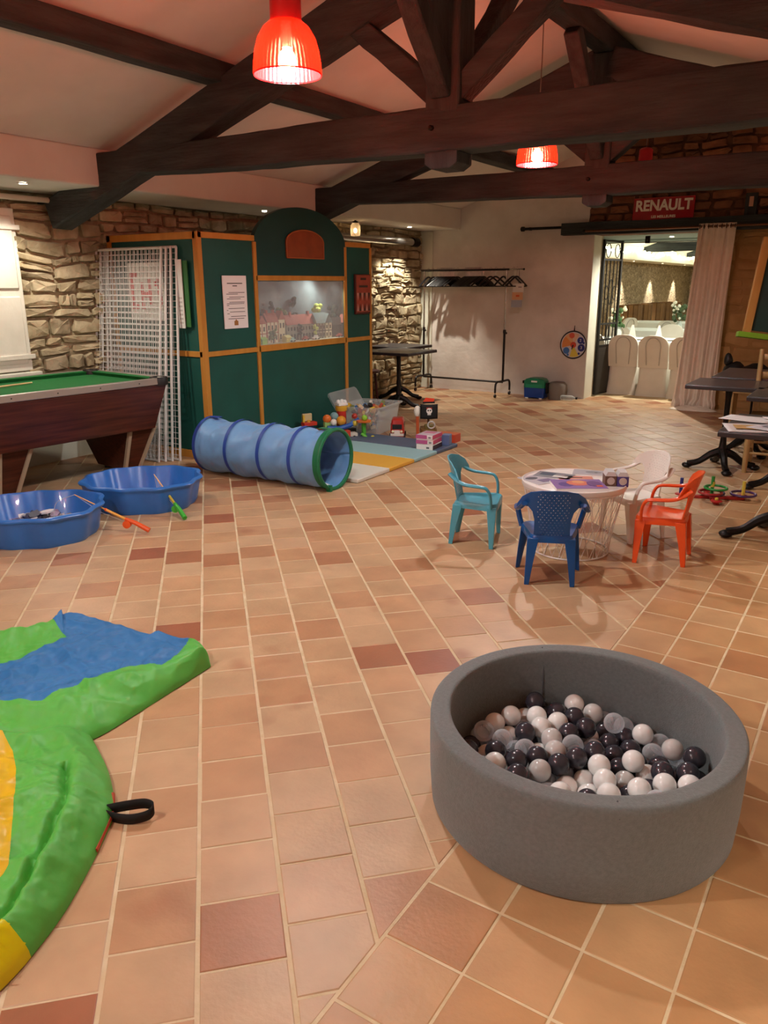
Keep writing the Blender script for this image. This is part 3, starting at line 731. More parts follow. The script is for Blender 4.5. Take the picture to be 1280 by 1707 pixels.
for z, w_ in ((.165, .11), (.085, .17)): MB().bb(.015, .0165, -w_ / 2, w_ / 2, z - .012, z + .012).build('text_line', M('dark spike', '#3c2a22', None, rough=.6), t)
# narrow brick-patterned post behind the booth's right edge
t = thing('brick_pattern_post', 'narrow reddish brick-patterned post behind the right edge of the booth', 'post', (-5.38, 8.0, 0))
MB().bb(-.05, .05, -.04, .04, 0, 1.93).build('post', M('post brown', '#8c6a50', '#7a5a42', 6, .7), t)
for k in range(24): MB().bb(.05, .056, -.033, .033, .03 + .078 * k, .095 + .078 * k).build('brick', M('post brick', '#a07860', '#8a6650', 9, .7, rand=.2), t)

# ------------------------------------------------------------------ white wire display panels leaning on the booth
WIRE = M('white coated wire', '#d9d8d4', None, rough=.35)
def wire_panel(xr, yb, yt, label, wd=.86, H=1.87):
    t = thing('display_grid', label, 'wire panel', (xr, yb, .001), group='white wire display panels leaning on the booth')
    t.rotation_euler = (-math.atan2(yt - yb, H), 0, 0)
    f = .011
    for (a, b) in (((-wd, 0, f), (0, 0, f)), ((-wd, 0, H), (0, 0, H))): MB().tube([a, b], f, 8).build('frame_bar', WIRE, t)
    for x in (-wd, 0): MB().tube([(x, 0, 0), (x, 0, H)], f, 8).build('frame_bar', WIRE, t)
    mb = MB(); nx = 17; nz = 37
    for i in range(1, nx): mb.tube([(-wd + wd * i / nx, -.002, 0), (-wd + wd * i / nx, -.002, H)], .0027, 4)
    for k in range(1, nz): mb.tube([(-wd, .003, H * k / nz), (0, .003, H * k / nz)], .0027, 4)
    mb.build('wire_grid', WIRE, t)
    return t
wire_panel(-5.47, 4.735, 4.962, 'front white wire grid panel nearest the pool table')
wire_panel(-5.435, 4.785, 4.985, 'second white wire grid panel from the front')
wire_panel(-5.395, 4.83, 5.002, 'third white wire grid panel from the front')
wire_panel(-5.345, 4.878, 5.02, 'rear white wire grid panel against the green booth', wd=.9)
def lean_board(xr, wd, zb, H, y, mat, label, name='sign_board'):
    t = thing(name, label, 'board', (xr, y, zb)); MB().bb(-wd, 0, -.004, .004, 0, H).build('board', mat, t); return t
t = lean_board(-5.50, .46, 1.24, .5, 4.99, M('grey white board', '#cfccc4', None, rough=.6), 'white board with red lettering behind the wire panels')
for (x0, x1, z0, z1) in ((-.43, -.39, .1, .42), (-.39, -.34, .38, .42), (-.39, -.34, .1, .14), (-.30, -.26, .1, .33), (-.26, -.20, .2, .25), (-.2, -.16, .14, .36), (-.12, -.05, .3, .34), (-.08, -.03, .14, .36)):
    MB().bb(x0, x1, -.006, -.004, z0, z1).build('red_lettering', M('red print', '#c23b3f', None, rough=.6), t)
t = lean_board(-5.285, .07, 1.18, .58, 5.005, M('perforated white', '#dcdad6', None, rough=.5), 'white perforated strip sticking out beside the wire panels', 'perforated_strip')
for k in range(7): MB().bb(-.055, -.015, -.006, -.004, .04 + .035 * k, .055 + .035 * k).build('slot', M('slot grey', '#b9b6b0', None, rough=.7), t)
lean_board(-5.23, .06, 1.19, .56, 5.022, M('leaf green board', '#2f6a34', None, rough=.6), 'narrow leaf green board beside the white strip', 'green_strip')

# ------------------------------------------------------------------ pool table
WOOD = M('red brown wood laminate', '#5c2d1d', '#3c1a10', 5, .38, stretch=(6, .5, 9), detail=6)
FELT = M('green felt', '#0f6a2e', '#0d622a', 30, .95)
ALU = M('aluminium trim', '#b7b0a6', None, rough=.35, metal=.7)
ang = -RAD(5); CW, CL, TZ = 1.08, 1.98, .82
u_ = Vector((-sin(ang), cos(ang))); n_ = Vector((cos(ang), sin(ang)))
ctr = Vector((-5.0, 4.50)) - u_ * CL / 2 - n_ * CW / 2
pool = thing('pool_table', 'dark wood pool table with green cloth and metal rim, cut off at left', 'pool table', (ctr.x, ctr.y, 0), ang)
hw, hl = CW / 2, CL / 2
def frustum(x1, y1, z1, x0, y0, z0): return MB().add([(-x0, -y0, z0), (x0, -y0, z0), (x0, y0, z0), (-x0, y0, z0), (-x1, -y1, z1), (x1, -y1, z1), (x1, y1, z1), (-x1, y1, z1)], [(0, 3, 2, 1), (4, 5, 6, 7), (0, 1, 5, 4), (1, 2, 6, 5), (2, 3, 7, 6), (3, 0, 4, 7)])
frustum(hw - .01, hl - .01, TZ - .055, hw - .09, hl - .10, .40).build('body', WOOD, pool, bevel=.006)
MB().bb(-hw + .06, hw - .06, -hl + .06, hl - .06, TZ - .055, TZ - .035).build('cloth_bed', FELT, pool)
for s_ in (-1, 1):
    MB().bb(s_ * hw - .035 * (s_ > 0) , s_ * hw + .035 * (s_ < 0), -hl + .05, hl - .05, TZ - .055, TZ).build('side_rail', ALU, pool, bevel=.006)
    MB().bb(-hw + .05, hw - .05, s_ * hl - .035 * (s_ > 0), s_ * hl + .035 * (s_ < 0), TZ - .055, TZ).build('end_rail', ALU, pool, bevel=.006)
    MB().prism([(s_ * (hw - .035), TZ - .004), (s_ * (hw - .095), TZ - .008), (s_ * (hw - .08), TZ - .035), (s_ * (hw - .035), TZ - .035)], -hl + .12, -.07, lambda u, v, q: (u, q, v)).build('cushion', FELT, pool, smooth=0)
    MB().prism([(s_ * (hw - .035), TZ - .004), (s_ * (hw - .095), TZ - .008), (s_ * (hw - .08), TZ - .035), (s_ * (hw - .035), TZ - .035)], .07, hl - .12, lambda u, v, q: (u, q, v)).build('cushion', FELT, pool, smooth=0)
    MB().prism([(s_ * (hl - .035), TZ - .004), (s_ * (hl - .095), TZ - .008), (s_ * (hl - .08), TZ - .035), (s_ * (hl - .035), TZ - .035)], -hw + .12, hw - .12, lambda u, v, q: (q, u, v)).build('cushion', FELT, pool, smooth=0)
    for q in (-1, 1):
        MB().lathe([(.075, -.06), (.078, -.01), (.07, .004), (.05, .004), (.045, -.03), (0, -.03)], 18, (s_ * (hw - .055), q * (hl - .055), TZ)).build('pocket_corner', M('black rubber', '#1b1716', None, rough=.5), pool)
    for k in range(5): MB().lathe([(.006, 0), (.005, .002)], 8, cap1=True).build('screw', M('dark screw', '#4a4640', None, rough=.4), pool, (s_ * hw, -hl + .3 + .35 * k, TZ - .028)).rotation_euler = (0, s_ * PI / 2, 0)
    # end pedestals that narrow to the floor
    y1 = .80 if s_ > 0 else -.29
    ped = MB().add([(-.20, y1 - .07, .035), (.20, y1 - .07, .035), (.20, y1 + .07, .035), (-.20, y1 + .07, .035), (-.40, y1 - .12, .41), (.40, y1 - .12, .41), (.40, y1 + .12, .41), (-.40, y1 + .12, .41)], [(0, 3, 2, 1), (4, 5, 6, 7), (0, 1, 5, 4), (1, 2, 6, 5), (2, 3, 7, 6), (3, 0, 4, 7)]).build('pedestal', WOOD, pool)
    for q in (-1, 1): MB().beam((.20, y1 + q * .07, .035), (.40, y1 + q * .12, .41), .028, .028, up=(0, 1, 0)).build('corner_trim', M('cream trim', '#b9a88e', None, rough=.5), ped)
    for q in (-1, 1): MB().lathe([(.035, 0), (.035, .02), (.015, .04)], 12, (q * .15, y1, 0), cap0=True).build('foot', BLACKIRON, ped)
t = thing('pool_cue', 'pale wooden pool cue lying across the green cloth', 'cue', (ctr.x, ctr.y, TZ - .026), ang)
t.rotation_euler = (0, 0, ang)
MB().tube([(.02, -.85, .005), (-.2, .22, .003)], [.013, .006], 10).build('shaft', M('pale ash', '#d8bd8a', '#cfae78', 6, .4), t)
MB().tube([(.055, -1.02, .006), (.02, -.85, .005)], [.0145, .0132], 10).build('grip', M('dark grip', '#3a2418', None, rough=.5), t)

# ------------------------------------------------------------------ paddling pools
PBLUE = M('blue pool plastic', '#2f72c4', '#2c6bb8', 4, .32, coat=.2)
def paddling(cx, cy, rz, label):
    t = thing('paddling_pool', label, 'paddling pool', (cx, cy, 0), rz, group='blue shell paddling pools')
    n = 120
    def outline(a, k):
        e = (abs(cos(a)) ** 2.4 + abs(sin(a)) ** 2.4) ** (-1 / 2.4)
        sc_ = 1 + .028 * k * cos(11 * a) - .05 * (1 - cos(a)) * abs(sin(a))
        return .425 * e * cos(a) * sc_, .385 * e * sin(a) * sc_
    mb = MB(); prof = [(0, .012, 0), (.55, .012, 0), (.80, .014, .4), (.855, .04, 1), (.93, .192, 1), (.955, .203, 1), (1.0, .2, 1), (1.015, .19, 1), (1.0, .178, 1), (.97, .178, 1), (.90, .03, 1), (.86, .0, .8), (.5, .0, 0), (0, .0, 0)]
    vs = []; fs = []
    for (s_, z, k) in prof:
        for j in range(n):
            a = 2 * PI * j / n; x, y = outline(a, k); vs.append((x * s_, y * s_, z))
    for i in range(len(prof) - 1):
        for j in range(n): fs.append((i * n + j, i * n + (j + 1) % n, (i + 1) * n + (j + 1) % n, (i + 1) * n + j))
    mb.add(vs, fs).build('shell', PBLUE, t, smooth=55)
    return t
paddling(-4.50, 2.84, RAD(40), 'blue shell paddling pool holding a heap of small game pieces, at left edge')
paddling(-4.50, 3.72, RAD(38), 'empty blue shell paddling pool beside the pool table')
rng = random.Random(5); PIECES = [M('piece navy', '#2b2a44', None, rough=.5), M('piece mauve', '#9c86a0', None, rough=.6), M('piece grey', '#8e8a8c', None, rough=.5), M('piece white', '#d8d2d0', None, rough=.5)]
shared = []
for k in range(4):
    pts = [((.045 + .012 * rng.random()) * cos(a), .026 * sin(a) * (1 + .3 * rng.random())) for a in [2 * PI * q / 7 for q in range(7)]]
    shared.append(MB().prism(pts, -.006, .006).mesh('game_piece', PIECES[k], 20))
for k in range(70):
    a = rng.uniform(0, 2 * PI); q = sqrt(rng.random()) * .17
    o = put('game_piece', shared[k % 4], None, (-4.63 + q * cos(a) * 1.15, 2.97 + q * sin(a) * 1.0, .026 + .085 * (1 - q / .17) * rng.random() + .004 * (k % 3)))
    o.rotation_euler = (rng.uniform(-.35, .35), rng.uniform(-.35, .35), rng.uniform(0, 6))
    tag(o, 'one of the small mauve and navy game pieces heaped in the left paddling pool', 'game piece', 'heap of game pieces in the paddling pool')
def rod(tip, hand, c1, c2, label, line):
    tip = Vector(tip); hand = Vector(hand); d = hand - tip; p = lambda s_, dz=0: tip + d * s_ + Vector((0, 0, dz))
    t = thing('toy_fishing_rod', label, 'toy rod', hand, group='toy fishing rods'); o = lambda v: Vector(v) - hand
    A = M('rod ' + c1, c1, None, rough=.35); B_ = M('rod ' + c2, c2, None, rough=.35)
    MB().tube([o(p(0)), o(p(.45))], [.0035, .006], 8).build('rod_tip', M('rod clear', '#d9a060', None, rough=.3), t)
    MB().tube([o(p(.42)), o(p(.72))], .009, 8).build('rod_shaft', B_, t)
    MB().tube([o(p(.68)), o(p(.82, .006)), o(p(1.0))], [.012, .015, .017], 10).build('handle', A, t)
    r_ = MB().lathe([(0, -.018), (.026, -.016), (.026, .016), (0, .018)], 14).build('reel', A, t, o(p(.70, -.03))); r_.rotation_euler = (PI / 2, 0, .5)
    MB().tube([o(q) for q in smooth_path(line + [p(0)], 5)], .0016, 5).build('line', M('rod string', '#cfcac0', None, rough=.5), t)
    MB().tube([o(p(0)), o(p(.35, -.035)), o(p(.7, -.02))], .0014, 5).build('line', M('rod string', '#cfcac0', None, rough=.5), t)
    s_ = MB().sphere(o(p(.42)), .011, 8, 6).build('guide_ring', A, t)
    return t
rod((-4.33, 3.03, .245), (-3.89, 3.24, .02), '#e8591f', '#e2a03a', 'orange toy fishing rod leaning over the rim of the left paddling pool', [(-4.43, 2.93, .1), (-4.41, 2.95, .2)])
rod((-4.36, 3.72, .235), (-3.90, 3.56, .02), '#3fae3a', '#c9b13c', 'green toy fishing rod leaning on the rim of the empty paddling pool', [(-4.37, 3.75, .05), (-4.37, 3.74, .16)])

# ------------------------------------------------------------------ play tunnel
TBLUE = M('light blue nylon', '#6f9fd0', '#6394c6', 4, .5, bump=.15, bscale=16, sheen=.2); TDK = M('blue tape', '#27489c', None, rough=.55); TGR = M('green tape', '#0f6b43', None, rough=.55)
t = thing('play_tunnel', 'light blue fabric play tunnel with dark hoops and green rim', 'play tunnel', (-4.17, 4.78, 0), RAD(1.8))
R_, LN = .232, 1.26; hoops = [-.63, -.29, .05, .36, .615]
def tun(u, v):
    x = -LN / 2 + LN * u; a = 2 * PI * v; d = min(abs(x - h) for h in hoops)
    r = R_ - .016 * min(1, d / .13) ** .8 * (.75 + .25 * sin(a)) + .022 * NZ.noise((x * 7 + a * .9, a * 1.7 + x * 2, 2.2)) * min(1, d / .06) + .006 * NZ.noise((x * 26, a * 2.5, 5)) * min(1, d / .06)
    sag = -.012 * min(1, d / .13) * max(0, sin(a))
    return (x, r * cos(a), max(.004, R_ + .004 + r * sin(a) + sag))
o = MB().grid(tun, 90, 60).build('fabric', TBLUE, t, smooth=80)
sm = o.modifiers.new('thickness', 'SOLIDIFY'); sm.thickness = .002
for h in hoops[:-1]:
    MB().grid(lambda u, v, h=h: (h - .016 + .032 * u, (R_ + .004) * cos(2 * PI * v), R_ + .008 + (R_ + .004) * sin(2 * PI * v)), 2, 48).build('hoop', TDK, t, smooth=80)
MB().grid(lambda u, v: (.59 + .05 * u, (R_ + .005) * cos(2 * PI * v), R_ + .008 + (R_ + .005) * sin(2 * PI * v)), 3, 48).build('green_rim', TGR, t, smooth=80)
MB().tube([(.64, R_ * cos(a), R_ + .008 + R_ * sin(a)) for a in [2 * PI * k / 40 for k in range(40)]], .016, 8, closed=True).build('green_rim', TGR, t)
MB().bb(-.70 + .08, -.53, -.03, .03, 2 * R_ + .009, 2 * R_ + .013).build('tie_patch', TDK, t); MB().bb(.5, .6, -.02, .03, 2 * R_ + .009, 2 * R_ + .013).build('tie_patch', TGR, t)
MB().bb(.62, .66, -.10, -.075, 0.0, .05).build('tie_tab', TGR, t)
MB().grid(lambda u, v: (.42 + .14 * u, -.05 + .09 * v, .012 + .012 * sin(PI * u) + .006 * sin(7 * v)), 6, 5).build('care_label', PAPER, t)

# ------------------------------------------------------------------ folding foam mat, four coloured panels
t = thing('foam_mat', 'folding foam play mat with white, mustard, pale blue and slate panels', 'play mat', (-4.1, 5.9, 0))
ys = [5.03, 5.52, 5.94, 6.36, 6.78]
for k, (c, nm) in enumerate((('#d3cec2', 'white_panel'), ('#d9a23a', 'mustard_panel'), ('#8fb4b8', 'pale_blue_panel'), ('#4f5d74', 'slate_panel'))):
    MB().bb(-.66, .62, ys[k] - 5.9 + .003, ys[k + 1] - 5.9 - .003, .001, .036).build(nm, M('mat ' + c, c, None, rough=.55, bump=.08, bscale=30), t, bevel=.008)

# ------------------------------------------------------------------ toys by the mat
CLEARPL = M_glassy('milky clear plastic', (.95, .97, .97, 1), .82, .15, tl=.35)
def col(c, r=.4): return M('toy ' + c, c, None, rough=r)
t = thing('storage_bin', 'translucent plastic storage bin full of toy bricks beside the booth', 'storage bin', (-4.72, 7.08, 0), RAD(8))
mb = MB(); lx, ly = .24, .31
def rr_(x, y, z, r=.05, n=5):
    out = []
    for (sx, sy, a0) in ((1, 1, 0), (-1, 1, PI / 2), (-1, -1, PI), (1, -1, 1.5 * PI)):
        for k in range(n + 1):
            a = a0 + PI / 2 * k / n; out.append((sx * (x - r) + r * cos(a), sy * (y - r) + r * sin(a), z))
    return out
def loft(rings, cap0=True, cap1=False):
    n = len(rings[0]); vs = [v for r in rings for v in r]; fs = []
    for i in range(len(rings) - 1):
        for j in range(n): fs.append((i * n + j, i * n + (j + 1) % n, (i + 1) * n + (j + 1) % n, (i + 1) * n + j))
    if cap0: fs.append(tuple(reversed(range(n))))
    if cap1: fs.append(tuple((len(rings) - 1) * n + j for j in range(n)))
    return MB().add(vs, fs)
loft([rr_(lx - .04, ly - .04, .003), rr_(lx - .005, ly - .005, .28), rr_(lx + .02, ly + .02, .285), rr_(lx + .022, ly + .022, .30), rr_(lx - .008, ly - .008, .298), rr_(lx - .043, ly - .043, .008)], False).build('tub', CLEARPL, t)
l_ = loft([rr_(lx + .02, ly + .02, 0), rr_(lx + .02, ly + .02, .02), rr_(lx - .03, ly - .03, .026)], False, True).build('lid', CLEARPL, t, (-lx + .02, .0, .20)); l_.rotation_euler = (0, RAD(58), 0)
rng = random.Random(9); cols = ['#b34a30', '#d8b13c', '#3c6ea8', '#d8d2c4', '#c98f5a', '#2f2a28', '#c7a77a', '#8f9f6a']
bm_ = [MB().bb(-.03, .03, -.018, .018, -.014, .014).mesh('toy_brick', col(c), 0) for c in cols]
for k in range(90):
    z = .03 + .26 * (k / 90); o = put('toy_brick', bm_[k % 8], None, (-4.72 + rng.uniform(-.15, .15), 7.08 + rng.uniform(-.22, .22), z)); o.rotation_euler = (rng.uniform(0, 3), rng.uniform(0, 3), rng.uniform(0, 3))
    tag(o, 'one of the mixed toy bricks piled inside the translucent storage bin', 'toy brick', 'toy bricks in the storage bin')

def toy_base(x, y, z=0.0, rz=0.0): return Vector((x, y, z))
# toy garage / shop towers
def toy_tower(x, y, label, parts, rz=0.0, z=0.0, name='toy_building', cat='toy'):
    t = thing(name, label, cat, (x, y, z), rz)
    for p in parts:
        nm, kind, c = p[:3]
        if kind == 'b': MB().bb(*p[3]).build(nm, col(c), t, bevel=.006)
        elif kind == 's': MB().sphere(*p[3]).build(nm, col(c), t)
        elif kind == 'c': MB().lathe(p[3], 18, cap0=True, cap1=True).build(nm, col(c), t, p[4] if len(p) > 4 else (0, 0, 0))
        elif kind == 't': MB().tube(p[3], p[4], 8).build(nm, col(c), t)
    return t
GZ = .0
toy_tower(-4.98, 6.33, 'yellow and red toy shop front at the left end of the toys', [('pillar', 'b', '#e0b83a', (-.02, .02, -.075, -.055, 0, .26)), ('pillar', 'b', '#2f5f9c', (-.02, .02, .02, .045, 0, .15)), ('sign', 'b', '#cbb98a', (-.015, .015, -.075, .03, .19, .27)), ('awning', 'b', '#c23a26', (-.03, .05, -.08, .07, .145, .185)), ('counter', 'b', '#b9402c', (-.03, .04, -.05, .06, .0, .05)), ('sign_face', 's', '#d8a030', ((.03, -.02, .19), .02, 10, 7))], RAD(-25))
toy_tower(-4.78, 6.42, 'pale green toy arch with an orange roof among the toys', [('pillar', 'b', '#9cc27a', (-.02, .02, -.06, -.035, 0, .17)), ('pillar', 'b', '#9cc27a', (-.02, .02, .035, .06, 0, .17)), ('lintel', 'b', '#8fb86a', (-.025, .025, -.065, .065, .12, .19)), ('roof', 's', '#d8702a', ((0, -.03, .22), .045, 12, 8)), ('dome', 's', '#7aa0a4', ((-.02, .06, .235), .045, 12, 8))], RAD(-30))
toy_tower(-4.64, 6.53, 'red and white toy truck in front of the toy tower', [('cab', 'b', '#c8452e', (-.04, .05, -.1, .02, .02, .10)), ('load', 'b', '#d9cfc0', (-.04, .05, .02, .1, .02, .07)), ('wheel', 's', '#222222', ((.05, -.06, .022), .022, 10, 6)), ('wheel', 's', '#222222', ((.05, .06, .022), .022, 10, 6)), ('wheel', 's', '#222222', ((-.04, -.06, .022), .022, 10, 6))], RAD(-35), name='toy_truck')
toy_tower(-4.76, 6.60, 'red toy tower with yellow rim and white crown on a blue ramp', [('tower', 'c', '#bf2f25', [(.05, .0), (.05, .28)]), ('rim', 'c', '#e0a932', [(.055, .28), (.062, .29), (.062, .33), (.05, .335)]), ('crown', 'b', '#ecebe6', (-.05, .05, -.055, .055, .335, .365)), ('crown', 's', '#ecebe6', ((0, -.035, .375), .024, 8, 6)), ('crown', 's', '#ecebe6', ((0, .01, .378), .024, 8, 6)), ('crown', 's', '#ecebe6', ((0, .045, .372), .02, 8, 6)), ('ramp', 't', '#1f57a8', [(.09, -.22, .13), (.12, -.1, .12), (.13, .02, .14), (.1, .14, .19)], .026), ('figure', 's', '#e9e4da', ((.1, -.15, .185), .035, 10, 8)), ('figure', 's', '#dd9a2e', ((.1, -.06, .195), .05, 12, 8)), ('wheel', 's', '#cfc04a', ((.14, .08, .16), .03, 10, 8)), ('underframe', 'b', '#1d1b1a', (.03, .1, -.1, .12, 0, .1))], RAD(-25), name='toy_tower')
toy_tower(-4.52, 6.66, 'lime green toy frog slide with orange tray', [('post', 'b', '#56b03a', (-.02, .02, -.018, .018, 0, .17)), ('tray', 'c', '#e2742a', [(.03, .165), (.075, .175), (.078, .19)]), ('frog', 's', '#8fca3c', ((0, .01, .215), .032, 12, 8)), ('head', 's', '#b23a2c', ((-.05, -.08, .235), .03, 12, 8)), ('foot', 'b', '#a9cf4a', (-.03, .10, -.07, .03, 0, .035)), ('foot', 's', '#e0cf40', ((.11, .04, .022), .024, 10, 7)), ('arm', 't', '#6cc23e', [(.01, -.02, .05), (.06, -.06, .06), (.09, -.02, .03)], .014)], RAD(-25), name='toy_slide')
# red toy bus
t = thing('toy_bus', 'red toy bus with white bumper beside the storage bin', 'toy bus', (-4.27, 6.93, .0), RAD(-62))
loft([rr_(.12, .07, .02, .02), rr_(.12, .07, .11, .02), rr_(.105, .06, .19, .025), rr_(.09, .05, .20, .02)], True, True).build('body', col('#b32b22', .3), t)
MB().bb(.1, .123, -.05, .05, .10, .15).build('windscreen', col('#1d1918', .15), t); MB().bb(.112, .13, -.068, .068, .03, .055).build('bumper', col('#e6e0d4'), t); MB().bb(.118, .127, -.03, .03, .055, .09).build('grille', col('#e6e0d4'), t)
for q in (-.045, .045): MB().sphere((.12, q, .075), .016, 10, 7).build('headlight', col('#e8d9b0', .2), t)
for (xx, yy) in ((.075, .07), (.075, -.07), (-.075, .07), (-.075, -.07)): MB().lathe([(0, -.012), (.024, -.012), (.024, .012), (0, .012)], 14).build('wheel', col('#1b1a1a'), t, (xx, yy, .024)).rotation_euler = (PI / 2, 0, 0)
for s_ in (-1, 1): MB().bb(-.09, .07, s_ * .066 - .004, s_ * .066 + .004, .11, .15).build('side_window', col('#2a2524', .15), t)
# pirate ship toy (plain skull flag kept as flat pieces)
t = thing('toy_pirate_ship', 'toy pirate ship with a black skull sail and red flag', 'toy ship', (-3.93, 6.98, .0), RAD(-55))
loft([rr_(.09, .06, .0, .03), rr_(.13, .085, .07, .04), rr_(.12, .08, .12, .04)], True, True).build('hull', col('#7a5426'), t)
MB().tube([(.0, 0, .1), (0, 0, .36)], .012, 8).build('mast', col('#6a4620'), t)
MB().grid(lambda u, v: (.045 + .025 * sin(PI * u), -.09 + .18 * u, .22 + .15 * v), 8, 6).build('sail', col('#181617', .7), t).modifiers.new('s', 'SOLIDIFY').thickness = .006
sk = MB().lathe([(0, .004), (.03, .003), (.03, 0)], 14).build('skull_mark', col('#e9e4dc'), t, (.075, 0, .305)); sk.rotation_euler = (0, PI / 2, 0)
for q in (-.011, .011): MB().lathe([(0, .002), (.008, .002), (.008, 0)], 10).build('skull_eye', col('#181617'), t, (.078, q, .31)).rotation_euler = (0, PI / 2, 0)
MB().bb(.073, .078, -.018, .018, .262, .282).build('skull_jaw', col('#c9c6c0'), t)
MB().bb(.072, .077, -.028, .028, .326, .338).build('red_band', col('#c03a2a'), t)
MB().bb(-.02, .03, -.06, .06, .375, .39).build('crow_nest', col('#181617'), t); MB().prism([(-.06, .39), (.05, .385), (.06, .42), (-.03, .43)], -.006, .006, fx).build('flag', col('#e8452a'), t)
MB().sphere((.0, -.115, .29), .055, 12, 9, (.6, .7, 1.1)).build('side_sail', col('#e9e2d2'), t); MB().beam((0, -.11, .04), (0, -.115, .24), .05, .03).build('stern', col('#b5532a'), t)
MB().tube([(.10, .02 + .035 * cos(a), .165 + .035 * sin(a)) for a in [2 * PI * k / 18 for k in range(18)]], .009, 6, closed=True).build('wheel', col('#b9b6b0', .3), t)
MB().bb(.05, .10, -.05, .06, .09, .17).build('cabin', col('#6b5a2a'), t, bevel=.01); MB().tube([(.1, -.03, .05), (.15, -.03, .07)], .02, 10).build('cannon', col('#8a6a30'), t)
# board game boxes
def box_thing(x, y, z, sx, sy, sz, rz, label, c_side, c_top, grp=None, marks=(), name='game_box', cat='box'):
    t = thing(name, label, cat, (x, y, z), rz, group=grp)
    MB().bb(-sx / 2, sx / 2, -sy / 2, sy / 2, 0, sz).build('carton', col(c_side, .45), t, bevel=.003)
    MB().bb(-sx / 2 + .004, sx / 2 - .004, -sy / 2 + .004, sy / 2 - .004, sz, sz + .002).build('lid_print', col(c_top, .35), t)
    for (nm, c, b) in marks: MB().bb(*b).build(nm, col(c), t)
    return t
pk = [('side_print', '#c2406a', (.086, .088, -.11, .11, .006, .042)), ('print', '#b9568a', (-.086, .03, -.118, -.116, .006, .042)), ('print', '#8a8588', (.045, .07, -.117, -.116, .012, .03))]
RZ = RAD(6); GX, GY = -3.62, 6.45
box_thing(GX, GY, .036, .17, .23, .046, RZ, 'bottom white game box of the pile on the mat corner', '#e4e0da', '#d8d2cc', 'stacked game boxes on the mat', [('side_print', '#3a2630', (.086, .088, -.11, .11, .004, .044)), ('print', '#5a5558', (.02, .05, -.117, -.116, .012, .028))])
box_thing(GX - .005, GY + .004, .085, .17, .23, .046, RZ + .03, 'middle pink and white game box of the pile on the mat corner', '#e8e2de', '#d8a8b8', 'stacked game boxes on the mat', pk)
box_thing(GX - .002, GY, .134, .17, .23, .04, RZ - .02, 'top pink and white game box of the pile on the mat corner', '#e8e2de', '#cdbcc4', 'stacked game boxes on the mat', pk + [('top_print', '#c87a94', (-.06, .05, .0, .09, .042, .0425))])
box_thing(-3.70, 6.98, .0, .22, .15, .085, RAD(4), 'orange red carton behind the pile of game boxes', '#c8482a', '#d2693c', None, [('cut', '#e08a50', (-.05, .06, -.077, -.0755, .05, .08))], name='carton_box')
box_thing(-3.55, 6.67, .036, .08, .10, .10, RAD(12), 'small slate blue box beside the pile of game boxes', '#5a6c96', '#6c7ea4', None, name='small_box')

# ------------------------------------------------------------------ bistro tables
SLATE = M('dark slate table top', '#4c4a4c', '#3f3d40', 7, .28, bump=.08, bscale=30)
def bistro(x, y, label, sx=.6, sy=.6, H=.74, rz=0.0, top=SLATE, legrot=PI / 4, grp='dark bistro tables with cast iron legs'):
    t = thing('bistro_table', label, 'table', (x, y, 0), rz, group=grp)
    tp = MB().bb(-sx / 2, sx / 2, -sy / 2, sy / 2, H - .034, H).build('table_top', top, t, bevel=.005)
    MB().bb(-sx / 2 - .001, sx / 2 + .001, -sy / 2 - .001, sy / 2 + .001, H - .036, H - .006).build('edge_band', M('dark table edge', '#2b2526', None, rough=.4), tp, bevel=.004)
    MB().lathe([(.035, .10), (.045, .14), (.03, .2), (.022, .3), (.026, .34), (.021, .38), (.024, .6), (.03, .68), (.05, H - .04)], 14).build('column', BLACKIRON, t)
    for k in range(4):
        a = legrot + PI / 2 * k; c, s_ = cos(a), sin(a)
        pth = smooth_path([(0, 0, .16), (.09 * c, .09 * s_, .125), (.18 * c, .18 * s_, .06), (.27 * c, .27 * s_, .035)], 5)
        lg = MB().tube(pth, [.036, .036, .035, .034, .033, .032, .03, .029, .028, .027, .027, .027, .027, .028, .028, .028], 8).build('leg', BLACKIRON, t)
        MB().sphere((.275 * c, .275 * s_, .024), .038, 10, 6, (1.15, 1.15, .62)).build('paw', BLACKIRON, lg)
    MB().bb(-.2, .2, -.02, .02, H - .045, H - .034).build('top_plate', BLACKIRON, t); MB().bb(-.02, .02, -.2, .2, H - .045, H - .034).build('top_plate', BLACKIRON, t)
    return t
bistro(-5.28, 8.58, 'bistro table standing right behind the green booth', .72, .72, legrot=.3)
bistro(-5.72, 9.32, 'rear bistro table beside the stone pier', .66, .66, legrot=.5)
t = thing('bentwood_chair', 'dark red wooden chair half hidden behind the bistro table', 'chair', (-5.82, 8.62, 0), RAD(20))
RW = M('dark red chair wood', '#4e1712', '#3c110d', 6, .4)
MB().lathe([(0, .43), (.19, .43), (.195, .445), (.19, .46), (0, .46)], 24).build('seat', RW, t)
for k in range(4):
    a = PI / 4 + PI / 2 * k; MB().tube([(.15 * cos(a), .15 * sin(a), .43), (.2 * cos(a), .2 * sin(a), 0)], [.018, .014], 8).build('leg', RW, t)
MB().tube(smooth_path([(-.15, -.16, .45), (-.2, -.17, .7), (-.22, -.1, .84), (-.23, 0, .87), (-.22, .1, .84), (-.2, .17, .7), (-.15, .16, .45)], 5), .014, 8).build('back_hoop', RW, t)
MB().grid(lambda u, v: (-.19 - .035 * v, -.13 + .26 * u, .56 + .28 * v - .06 * (2 * u - 1) ** 2 * v), 8, 6).build('back_panel', RW, t).modifiers.new('s', 'SOLIDIFY').thickness = .01

